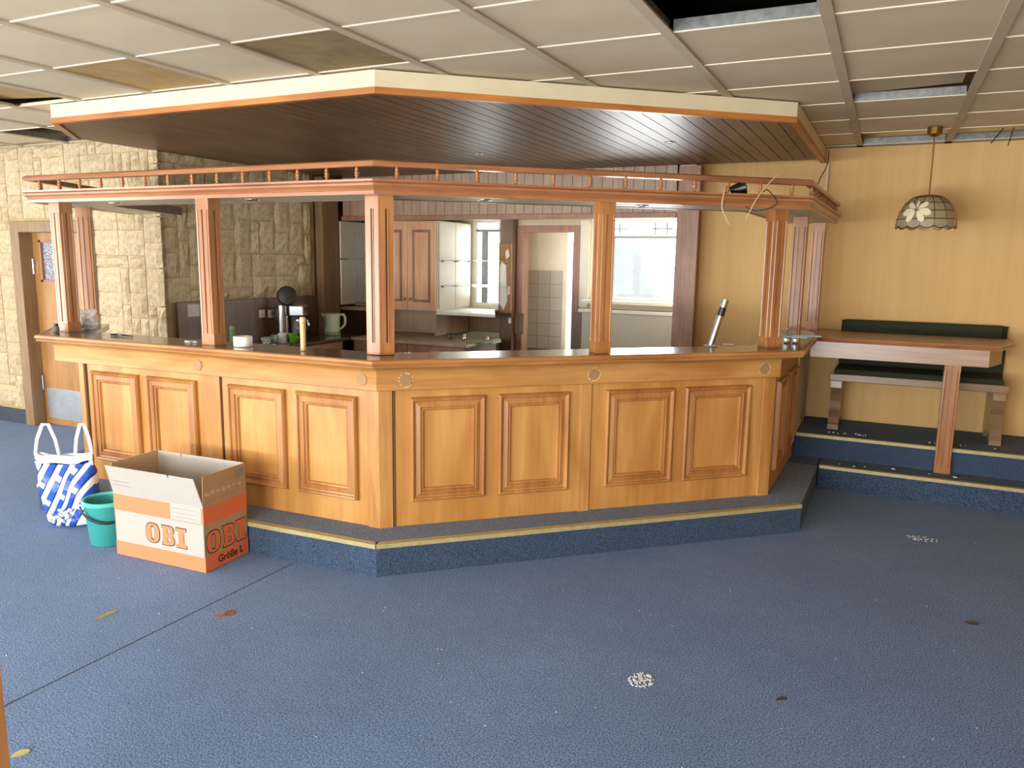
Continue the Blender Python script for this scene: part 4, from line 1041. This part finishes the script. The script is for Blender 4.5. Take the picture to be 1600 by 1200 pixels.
# ------------------------------------------------------------------ on the bar worktop
ZT2 = ZT+0.0015
def single(mb, name, mat, label, cat, base, smooth=False, group=None, bevel=0, angle=None):
    o = mb.build(name, mat, None, smooth=smooth, bevel=bevel, origin=base)
    if angle: smooth_angle(o, angle)
    return tag(o, label, cat, group)
q = pz(380, 541, ZT2)
t = thing('tape_roll', 'white roll of tape lying flat on the dark bar top', 'tape', q)
o = MB().lathe([(0.036, 0.0005), (0.054, 0.0005), (0.055, 0.004), (0.055, 0.058), (0.053, 0.061), (0.036, 0.061), (0.036, 0.0005)], (0, 0, 0), 28).build('tape', 'white_plastic', t, local=True); smooth_angle(o)
o = MB().lathe([(0.0335, 0.002), (0.036, 0.002), (0.036, 0.0605), (0.0335, 0.0605), (0.0335, 0.002)], (0, 0, 0), 28).build('core', 'tape_core', t, local=True)
q = pz(474, 548, ZT2)
t = thing('wooden_peg', 'pale wooden dowel standing upright on the bar top', 'dowel', q)
MB().lathe([(0.0155, 0.0005), (0.0155, 0.156), (0.0165, 0.157)], (0, 0, 0), 16).build('shaft', 'beech', t, local=True, smooth=False)
MB().lathe([(0.0165, 0.158), (0.0175, 0.160), (0.0175, 0.186), (0.014, 0.194), (0.0, 0.195)], (0, 0, 0), 16).build('head', 'beech', t, local=True, smooth=False)
q = pz(88, 519, ZT2)
t = thing('small_jar', 'small dark jar behind the outermost grooved post', 'jar', q)
MB().lathe([(0.018, 0.0005), (0.020, 0.004), (0.020, 0.036), (0.014, 0.042)], (0, 0, 0), 14).build('body', 'grey_stuff', t, local=True, smooth=True)
MB().lathe([(0.016, 0.042), (0.016, 0.058), (0.0, 0.059)], (0, 0, 0), 14).build('lid', 'dark_brown_plastic', t, local=True)
q = pz(137, 514, ZT2)
t = thing('plastic_bag', 'crumpled clear plastic bag with contents on the bar end', 'bag', q)
rnd = random.Random(2); vs = []; fs = []
for j in range(8):
    z = 0.001+0.135*j/7; r0 = (0.055, 0.066, 0.070, 0.066, 0.055, 0.05, 0.06, 0.05)[j]
    for k in range(14):
        a = 2*math.pi*k/14; r = r0*(1+rnd.uniform(-.18, .18)); vs.append((r*math.cos(a), r*math.sin(a), z+(rnd.uniform(-.008, .012) if j else 0)))
for j in range(7):
    for k in range(14): fs.append((j*14+k, j*14+(k+1) % 14, (j+1)*14+(k+1) % 14, (j+1)*14+k))
fs.append(tuple(range(14))[::-1]); mb = MB(); mb.v = vs; mb.f = fs; mb.build('film', 'clear_film', t, local=True)
MB().lathe([(0.0, 0.004), (0.04, 0.006), (0.046, 0.03), (0.035, 0.06), (0.015, 0.075), (0, 0.078)], (0, 0, 0), 10).build('contents', 'grey_stuff', t, local=True, smooth=True)
q = pz(184, 525, ZT2)
t = thing('small_pliers', 'small dark pliers lying on the bar top', 'pliers', q)
MB().tube([(-0.05, -0.012, 0.007), (0.0, 0.0, 0.009), (0.05, 0.004, 0.008), (0.13, 0.012, 0.005)], [0.006, 0.009, 0.006, 0.003], 6).build('arm', 'black_plastic', t, local=True)
MB().tube([(-0.052, 0.014, 0.006), (0.0, 0.002, 0.009), (0.06, -0.014, 0.006)], [0.006, 0.008, 0.005], 6).build('arm', 'steel', t, local=True)
def crumbs(name, label, c, n, rx, ry, seed, s=(0.003, 0.009), mat='crumb_white', cat='crumbs', h=0.5):
    rnd = random.Random(seed); mb = MB(); c = Vector(c)
    for k in range(n):
        a = rnd.uniform(0, 6.28); r = math.sqrt(rnd.random()); sz = rnd.uniform(*s)
        p = c+Vector((rx*r*math.cos(a), ry*r*math.sin(a), sz*h/2+0.0004)); mb.box(p, (sz, sz*rnd.uniform(.5, 1), sz*h), rnd.uniform(0, 3))
    o = mb.build(name, mat, None, origin=c); o['label'] = label; o['category'] = cat; o['kind'] = 'stuff'; return o
crumbs('plaster_crumbs', 'white crumbs on the bar top beside a grooved post', pz(297, 535, ZT2), 16, 0.05, 0.02, 1, (0.008, 0.02))
crumbs('plaster_crumbs', 'white crumbs on the bar top by the corner post', pz(632, 552, ZT2), 14, 0.035, 0.03, 2, (0.004, 0.014))
# vacuum tube leaning in a hole of the worktop
q = pz(1110, 541, ZT2); q2 = q+Vector((0.075, 0.02, 0.30))
t = thing('metal_tube', 'leaning grey metal tube with dark collar on the bar top', 'tube', q)
d_ = (q2-q).normalized()
o = MB().lathe([(0.019, 0.008), (0.019, 0.205), (0.0, 0.206)], (0, 0, 0), 16, d_).build('pipe', 'steel', t, local=True); smooth_angle(o)
o = MB().lathe([(0.023, 0.205), (0.023, 0.262), (0.0, 0.263)], (0, 0, 0), 16, d_).build('collar', 'black_plastic', t, local=True); smooth_angle(o)
o = MB().lathe([(0.021, 0.262), (0.022, 0.312), (0.015, 0.312), (0.015, 0.27)], (0, 0, 0), 16, d_).build('end_piece', 'steel', t, local=True); smooth_angle(o)
single(MB().lathe([(0.0, 0.0005), (0.040, 0.0005), (0.046, 0.007), (0.028, 0.007), (0.026, 0.003), (0.0, 0.003)], q+Vector((0, 0, 0)), 20), 'hole_ring', 'white_plastic', 'white plastic ring round the foot of the metal tube', 'ring', q)
q = pz(1138, 539, ZT2)
single(MB().box(q+Vector((0, 0, 0.004)), (0.07, 0.035, 0.007), 0.4), 'white_strip', 'white_plastic', 'flat white plastic strip beside the metal tube', 'strip', q, bevel=0.003)
# stack of green-edged glass plates with two chrome spacers
q = pz(1236, 528, ZT2)
for k, (dx, dy, rz, lab) in enumerate(((0.0, 0.02, 0.05, 'lower green-edged glass plate on two chrome spacers'), (0.04, 0.05, 0.30, 'upper green-edged glass plate lying askew on another plate'))):
    zz = ZT2+0.052+0.008*k; c0 = Vector((-0.555+dx, 5.62+dy, zz))
    single(MB().box(c0, (0.19, 0.40, 0.0075), rz), 'glass_plate', 'green_glass', lab, 'glass plate', c0)
for k in range(2):
    c0 = Vector((-0.585+0.055*k, 5.50+0.02*k, ZT2))
    o = single(MB().lathe([(0.020, 0.0005), (0.021, 0.003), (0.021, 0.046), (0.020, 0.0478), (0.0, 0.0478)], c0, 18), 'chrome_spacer', 'chrome', ('short chrome cylinder nearest the end post under the glass plates', 'short chrome cylinder under the middle of the glass plates')[k], 'spacer', c0, group='chrome spacers under the glass plates', angle=40)

# ------------------------------------------------------------------ on the left worktop
ZK = 0.8605
def at_x(px, X): # point on the worktop seen at that picture column
    d = ray(px, 500); return Vector((X, X/d.x*d.y, ZK))
c0 = at_x(455, -5.36)
cm = thing('coffee_machine', 'black and silver filter coffee machine with open lid', 'coffee machine', c0, R(28))
MB().bb(-0.13, 0.15, -0.11, 0.11, 0.001, 0.05).build('base', 'black_plastic', cm, local=True, bevel=0.01)
o = MB().lathe([(0.062, 0.05), (0.062, 0.34), (0.0, 0.342)], (-0.075, -0.035, 0), 20).build('water_column', 'steel', cm, local=True); smooth_angle(o)
MB().bb(-0.03, 0.07, 0.02, 0.10, 0.05, 0.33).build('tower', 'black_plastic', cm, local=True, bevel=0.008)
MB().bb(0.0, 0.15, -0.10, 0.09, 0.235, 0.345).build('filter_housing', 'steel', cm, local=True, bevel=0.012)
MB().lathe([(0.0, 0.0), (0.095, 0.002), (0.098, 0.014), (0.085, 0.028), (0.03, 0.034), (0.0, 0.034)], (-0.04, 0.02, 0.43), 22, (0.25, -0.95, 0.15)).build('open_lid', 'dark_brown_plastic', cm, local=True)
pot = MB().lathe([(0.0, 0.055), (0.055, 0.055), (0.066, 0.075), (0.068, 0.11), (0.058, 0.16), (0.048, 0.185), (0.051, 0.195), (0.048, 0.195)], (0.085, -0.02, 0), 20).build('glass_pot', 'pot_glass', cm, local=True, smooth=True)
o = MB().lathe([(0.050, 0.185), (0.053, 0.187), (0.053, 0.203), (0.03, 0.213), (0.0, 0.214)], (0.085, -0.02, 0), 20).build('pot_lid', 'steel', pot, local=True)
MB().tube([(0.135, -0.03, 0.20), (0.175, -0.045, 0.195), (0.185, -0.05, 0.15), (0.18, -0.048, 0.095)], [0.010, 0.012, 0.012, 0.010], 8).build('pot_handle', 'steel', pot, local=True, smooth=True)
c0 = at_x(519, -5.30)
ke = thing('electric_kettle', 'pale green electric kettle with looped handle', 'kettle', c0, R(25))
o = MB().lathe([(0.0, 0.002), (0.085, 0.002), (0.088, 0.02), (0.085, 0.035), (0.084, 0.04)], (0, 0, 0), 24).build('base_plate', 'pale_green_dark', ke, local=True); smooth_angle(o)
o = MB().lathe([(0.080, 0.04), (0.083, 0.05), (0.080, 0.14), (0.085, 0.205), (0.09, 0.228), (0.085, 0.230), (0.0, 0.222)], (0, 0, 0), 24).build('body', 'pale_green', ke, local=True); smooth_angle(o)
MB().tube([(0.078, 0, 0.215), (0.125, 0, 0.218), (0.142, 0, 0.175), (0.136, 0, 0.115), (0.105, 0, 0.075), (0.078, 0, 0.068)], [0.014, 0.015, 0.014, 0.013, 0.012, 0.012], 8, ).build('handle', 'pale_green', ke, local=True, smooth=True)
MB().box((-0.052, -0.063, 0.145), (0.014, 0.008, 0.12), R(-40)).build('water_gauge', 'pale_green_dark', ke, local=True)
MB().prism([(-0.075, -0.03), (-0.115, 0.0), (-0.075, 0.03)], 0.195, 0.229).build('spout', 'pale_green', ke, local=True)
def mug(name, label, px, X, mat, r=0.042, h=0.09, flare=1.0, rot=0.0, handle=True, dz=0.0):
    c0 = at_x(px, X); c0.z += dz
    t = thing(name, label, 'mug', c0, rot)
    o = MB().lathe([(0.0, 0.001), (r*flare*0.9, 0.001), (r*flare, 0.006), (r, h), (r-0.004, h), (r*flare-0.005, 0.008), (0.0, 0.008)], (0, 0, 0), 20).build('body', mat, t, local=True); smooth_angle(o)
    if handle: MB().tube([(r-0.002, 0, h*0.82), (r+0.022, 0, h*0.85), (r+0.032, 0, h*0.55), (r+0.020, 0, h*0.26), (r*flare-0.001, 0, h*0.22)], 0.006, 6).build('handle', mat, t, local=True, smooth=True)
mug('cup', 'green patterned cup with a wide rim standing on the white tray', 415, -5.18, 'cup_green_pattern', 0.055, 0.062, 0.6, R(60), True, 0.011)
mug('cup', 'green patterned cup between the wide-rimmed cup and the white mug', 430, -5.33, 'cup_green_pattern', 0.052, 0.062, 0.6, R(-30))
mug('mug', 'plain white mug beside the green mug', 441, -5.17, 'white_ceramic', 0.045, 0.095, 0.92, R(-110))
mug('mug', 'grass green mug with flared rim', 456, -5.10, 'green_ceramic', 0.043, 0.092, 0.68, R(-5))
c0 = at_x(402, -5.16)
single(MB().box(c0+Vector((0, 0, 0.0055)), (0.14, 0.34, 0.010), 0.1), 'tray', 'white_ceramic', 'flat white tray under a patterned cup', 'tray', c0, bevel=0.004)
c0 = at_x(362, -5.40)
t = thing('spray_can', 'matt green can with rounded cap against the splashback', 'can', c0)
MB().lathe([(0.0, 0.001), (0.026, 0.001), (0.027, 0.005), (0.027, 0.150), (0.025, 0.153)], (0, 0, 0), 16).build('body', 'can_green', t, local=True, smooth=False)
MB().lathe([(0.026, 0.153), (0.026, 0.176), (0.022, 0.184), (0.0, 0.186)], (0, 0, 0), 16).build('cap', 'pale_green_dark', t, local=True, smooth=False)
for pxx, lab, slots in ((409, 'white wall socket plate with plain cover on the splashback', False), (423, 'white wall socket with raised rocker nearest the coffee machine', True)):
    p = px_(pxx, 490, XS+0.036)
    t = thing('wall_socket', lab, 'socket', p)
    MB().box((0.004, 0, 0), (0.008, 0.078, 0.078)).build('plate', 'white_plastic', t, local=True, bevel=0.003)
    MB().lathe([(0.0, 0.008), (0.022, 0.008), (0.024, 0.012), (0.018, 0.012), (0.016, 0.009)], (0, 0, 0), 16, (1, 0, 0)).build('socket_face', 'white_plastic' if not slots else 'paper', t, local=True)
    if slots: MB().box((0.012, 0.008, 0), (0.010, 0.020, 0.058)).build('rocker', 'grey_stuff', t, local=True)
p = px_(302, 485, XS+0.036)
tag(MB().box(p+Vector((0.003, 0, 0)), (0.004, 0.13, 0.11)).build('notice_sheet', 'paper'), 'grey paper notice fixed to the splashback behind a post', 'notice')

# ------------------------------------------------------------------ things on the back counter and ledges
for pxx, Y, h, lab in ((725, 6.78, 0.075, 'small steel shaker standing on the pale-edged worktop'), (761, 6.86, 0.045, 'tiny bright steel pot on the green board')):
    d = ray(pxx, 530); c0 = Vector((d.x/d.y*Y, Y, 0.8605+(0.012 if h < 0.06 else 0)))
    t = thing('shaker' if h > 0.06 else 'steel_pot', lab, 'shaker' if h > 0.06 else 'pot', c0)
    o = MB().lathe([(0.0, 0.001), (0.022, 0.001), (0.018, h*0.5), (0.014, h*0.62), (0.014, h*0.66)], (0, 0, 0), 14).build('body', 'chrome', t, local=True, smooth=True)
    MB().lathe([(0.014, h*0.66), (0.018, h*0.78), (0.014, h*0.94), (0.0, h)], (0, 0, 0), 14).build('cap', 'chrome', t, local=True, smooth=True)
d = ray(755, 533); c0 = Vector((d.x/d.y*6.80, 6.80, 0.8605))
single(MB().box(c0+Vector((0, 0, 0.006)), (0.32, 0.20, 0.011), 0.05), 'cutting_board', 'pale_green_dark', 'green cutting board on the pale-edged worktop', 'board', c0, bevel=0.004)
d = ray(705, 531); c0 = Vector((d.x/d.y*6.85, 6.85, 0.8605))
t = thing('tap', 'low dark steel tap at the recess of the worktop', 'tap', c0)
MB().lathe([(0.02, 0.001), (0.02, 0.02), (0.008, 0.025), (0.008, 0.06)], (0, 0, 0), 12).build('base', 'clip_metal', t, local=True)
MB().tube([(0, 0, 0.055), (0.0, -0.03, 0.075), (0, -0.08, 0.072), (0, -0.11, 0.045)], 0.007, 8).build('spout', 'clip_metal', t, local=True, smooth=True)
c0 = py_(571, 467, 7.2); c0.z = 1.1355
t = thing('silver_device', 'flat silver device with dark front on the niche shelf', 'device', c0)
MB().bb(-0.10, 0.12, -0.06, 0.08, 0.001, 0.045).build('case', 'steel', t, local=True, bevel=0.004)
MB().bb(-0.09, 0.05, -0.064, -0.0602, 0.008, 0.036).build('front_plate', 'print_grey', t, local=True)
c0 = py_(547, 471, 7.1); c0.z = 1.1355
single(MB().lathe([(0.0, 0.001), (0.035, 0.001), (0.06, 0.008), (0.058, 0.010), (0.034, 0.004), (0.0, 0.004)], c0, 18), 'saucer', 'dark_brown_plastic', 'small dark saucer on the niche shelf', 'saucer', c0, smooth=True)
# things seen on the ledge of the narrow window
c0 = Vector((-3.86, 7.70, 1.1305))
t = thing('green_bottle', 'short turquoise bottle on the white ledge', 'bottle', c0)
MB().lathe([(0.0, 0.001), (0.03, 0.001), (0.03, 0.05), (0.012, 0.065), (0.012, 0.075)], (0, 0, 0), 12).build('body', 'turquoise', t, local=True, smooth=True)
MB().lathe([(0.014, 0.075), (0.014, 0.09), (0, 0.091)], (0, 0, 0), 12).build('cap', 'white_plastic', t, local=True)

# ------------------------------------------------------------------ cables and lamp left on the gantry
uG = (SR-SC).normalized()
def on_plane(x, y, off): # vertical plane parallel to the diagonal gantry edge
    n = nrm(uG); a = SC+n*off; d = ray(x, y); tt = (a.x*n.x+a.y*n.y)/(d.x*n.x+d.y*n.y); return CP+d*tt
g0 = on_plane(1143, 298, -0.09)
t = thing('clip_spotlight', 'black clip spotlight lying on the gantry shelf', 'spotlight', (g0.x, g0.y, ZG+0.021), R(35))
MB().lathe([(0.0, 0.0), (0.022, 0.0), (0.030, 0.03), (0.045, 0.085), (0.048, 0.09), (0.043, 0.088), (0.0, 0.05)], (-0.01, 0, 0.075), 16, (0.95, -0.2, 0.25)).build('head', 'black_plastic', t, local=True, smooth=True)
MB().bb(-0.05, 0.02, -0.03, 0.03, 0.0, 0.03).build('clip', 'black_plastic', t, local=True, bevel=0.005)
MB().tube([(-0.02, 0, 0.03), (-0.04, 0.0, 0.055), (-0.02, 0, 0.08)], 0.009, 8).build('neck', 'black_plastic', t, local=True)
def hang(name, label, pts, r, mat):
    # smooth the picked points
    P = [Vector(p) for p in pts]; out = []
    for i in range(len(P)-1):
        p0, p1, p2, p3 = P[max(i-1, 0)], P[i], P[i+1], P[min(i+2, len(P)-1)]
        for k in range(6):
            s = k/6; out.append(0.5*((2*p1)+(p2-p0)*s+(2*p0-5*p1+4*p2-p3)*s*s+(3*p1-p0-3*p2+p3)*s**3))
    out.append(P[-1]); return tag(MB().tube(out, r, 6).build(name, mat, smooth=True), label, 'cable')
hang('loose_cable', 'beige cable with bare ends looping over the gantry edge', [on_plane(1140, 290, -0.05), on_plane(1133, 296, 0.08), on_plane(1128, 322, 0.085), on_plane(1134, 340, 0.085), on_plane(1140, 352, 0.085)], 0.0035, 'cable_beige')
hang('loose_cable', 'pale cable lying over the gallery rail and hanging beside the end post', [on_plane(1217, 272, 0.08), on_plane(1205, 283, 0.08), on_plane(1190, 300, 0.085), on_plane(1178, 318, 0.085), on_plane(1166, 342, 0.085)], 0.0035, 'cable_beige')
hang('loose_cable', 'dark brown cable drooping below the gantry shelf', [on_plane(1165, 323, 0.07), on_plane(1180, 329, 0.075), on_plane(1200, 326, 0.075), on_plane(1214, 316, 0.075), on_plane(1200, 297, 0.08), on_plane(1192, 300, 0.08)], 0.003, 'cable_dark')
hang('ceiling_cable', 'dark cable dropping from the canopy corner to the gantry rail', [(-0.53, 7.12, 2.62), (-0.535, 7.10, 2.50), (-0.575, 6.95, 2.36), (-0.60, 6.9, 2.20), (-0.60, 6.88, 2.05)], 0.004, 'cable_dark')
tag(MB().bb(-0.54, -0.52, YW-0.018, YW-0.001, 1.9, 2.63).build('cable_duct', 'cream_fascia', bevel=0.002), 'thin cream cable duct on the ochre wall beside the canopy', 'cable duct')
for k, (a, b_, lab) in enumerate((((1567, 210), (1548, 224), 'longer loose dark wire sticking out of the ceiling gap'), ((1583, 210), (1575, 227), 'shorter loose dark wire sticking out of the ceiling gap'))):
    pa, pb = py_(a[0], a[1], 6.95), py_(b_[0], b_[1], 6.90); pa.z = CE+0.06
    tag(MB().tube([pa, (pa+pb)/2, pb], 0.004, 6).build('ceiling_wire', 'cable_dark'), lab, 'wire')
# ------------------------------------------------------------------ litter on the carpet
def fl(x, y): return pz(x, y, 0.0)
crumbs('plaster_crumbs', 'heap of white plaster crumbs in the middle of the carpet', fl(1002, 1063), 170, 0.05, 0.06, 5, (0.002, 0.008))
crumbs('plaster_crumbs', 'patch of white crumbs on the carpet near the steps', fl(1440, 842), 60, 0.09, 0.05, 6, (0.002, 0.008))
for k, (a, z, n) in enumerate((((1330, 679), 0.36, 12), ((1500, 697), 0.36, 8))):
    crumbs('plaster_crumbs', ('white crumbs on the upper step before the bench', 'white crumbs on the upper step behind the table leg')[k], pz(a[0], a[1], z), n, 0.25, 0.035, 7+k, (0.005, 0.014))
crumbs('plaster_crumbs', 'white flakes on the lower step behind its metal edge', pz(1420, 738, ST), 6, 0.5, 0.05, 9, (0.01, 0.03), h=0.25)
rnd = random.Random(21); mb = MB()
for k in range(420):
    x, y = rnd.uniform(-5.5, 2.2), rnd.uniform(1.2, 5.9)
    if x > -5.2 and y > 2.6 and (y-3.0)-(x+2.4)*0.93 > -0.2: continue
    sz = rnd.choice((0.0015, 0.002, 0.003, 0.004)); mb.box((x, y, sz*0.3+0.0006), (sz, sz*0.8, sz*0.6), rnd.uniform(0, 3))
o = mb.build('carpet_lint', 'crumb_white'); o['label'] = 'scattered pale specks of lint over the blue carpet'; o['category'] = 'lint'; o['kind'] = 'stuff'
def flat_leaf(name, label, a, b_, wdt, mat, z=0.0):
    a, b_ = pz(a[0], a[1], z), pz(b_[0], b_[1], z); u = (b_-a); n = Vector((-u.y, u.x, 0)).normalized()*wdt; pts = []
    for s, w_ in ((0, 0.1), (0.25, 0.8), (0.6, 1), (0.9, 0.6), (1, 0.05)): pts.append(a+u*s+n*w_+Vector((0, 0, 0.004+0.006*w_)))
    for s, w_ in ((0.9, -0.6), (0.6, -1), (0.25, -0.8), (0, -0.1)): pts.append(a+u*s+n*w_+Vector((0, 0, 0.002)))
    k = len(pts); lo = [p-Vector((0, 0, 0.0015)) for p in pts]
    tag(MB().add(pts+lo, [tuple(range(k)), tuple(range(k, 2*k))[::-1]]+[(i, (i+1) % k, k+(i+1) % k, k+i) for i in range(k)]).build(name, mat), label, 'litter')
flat_leaf('dry_leaf', 'pale dry leaf beside the wooden jamb', (17, 1183), (48, 1174), 0.012, 'leaf_tan')
flat_leaf('wood_splinter', 'long straw-coloured wood splinter on the carpet', (148, 969), (184, 954), 0.006, 'leaf_tan')
flat_leaf('dry_leaf', 'curled brown leaf beside the carpet seam', (336, 964), (352, 961), 0.012, 'leaf_brown')
flat_leaf('dry_leaf', 'brown leaf fragment touching the curled leaf', (352, 963), (367, 955), 0.022, 'leaf_brown')
flat_leaf('white_shaving', 'white paper sliver on the riser edge before the steps', (1386, 776), (1391, 764), 0.012, 'crumb_white')
flat_leaf('dark_fibre', 'short dark fibre on the open carpet', (1506, 973), (1530, 977), 0.006, 'groove_dark')
flat_leaf('dark_fibre', 'small dark fibre on the carpet near the plaster crumbs', (1212, 1094), (1230, 1092), 0.004, 'groove_dark')
# wooden jamb at the edge of the view
jx, jy = -1.80, 1.0
d = ray(16, 1200); jx = d.x/d.y*(jy+0.06)
jb = thing('door_jamb', 'varnished wooden jamb with dark edge strip standing near the carpet seam', 'jamb', (jx-0.05, jy, 0))
MB().bb(jx-0.16, jx-0.022, jy-0.05, jy+0.06, 0, CE-0.008).build('jamb_board', 'door_wood', jb)
MB().bb(jx-0.022, jx, jy-0.03, jy+0.06, 0, CE-0.008).build('edge_strip', 'frame_wood_z', jb)

# ------------------------------------------------------------------ outside
g = tag(MB().bb(-14, 10, 8.96, 30, -0.3, -0.12).build('yard', 'outside_ground'), 'pale paved yard outside the windows', 'ground', kind='structure')
t = thing('parked_van', 'grey rounded vehicle side seen through the wide window', 'vehicle', (-3.6, 11.5, -0.12))
t2 = MB(); n_ = 14
prof = [(-0.9, 0.0), (1.6, 0.0), (1.6, 1.05), (1.3, 1.12), (0.55, 1.18), (0.42, 1.5), (0.28, 1.8), (0.05, 2.0), (-0.9, 2.02)]
k = len(prof)
MB().add([(-3.6+x, 11.4, -0.12+0.12+z) for x, z in prof]+[(-3.6+x, 13.0, z) for x, z in prof], [tuple(range(k))[::-1], tuple(range(k, 2*k))]+[(i, (i+1) % k, k+(i+1) % k, k+i) for i in range(k)]).build('body', 'outside_grey', t, bevel=0.08)
for xx in (-3.9, -2.6): MB().lathe([(0.0, 0), (0.28, 0), (0.3, 0.05), (0.3, 0.16), (0.28, 0.2), (0, 0.2)], (xx, 11.38, 0.18), 18, (0, 1, 0)).build('wheel', 'outside_dark', t)
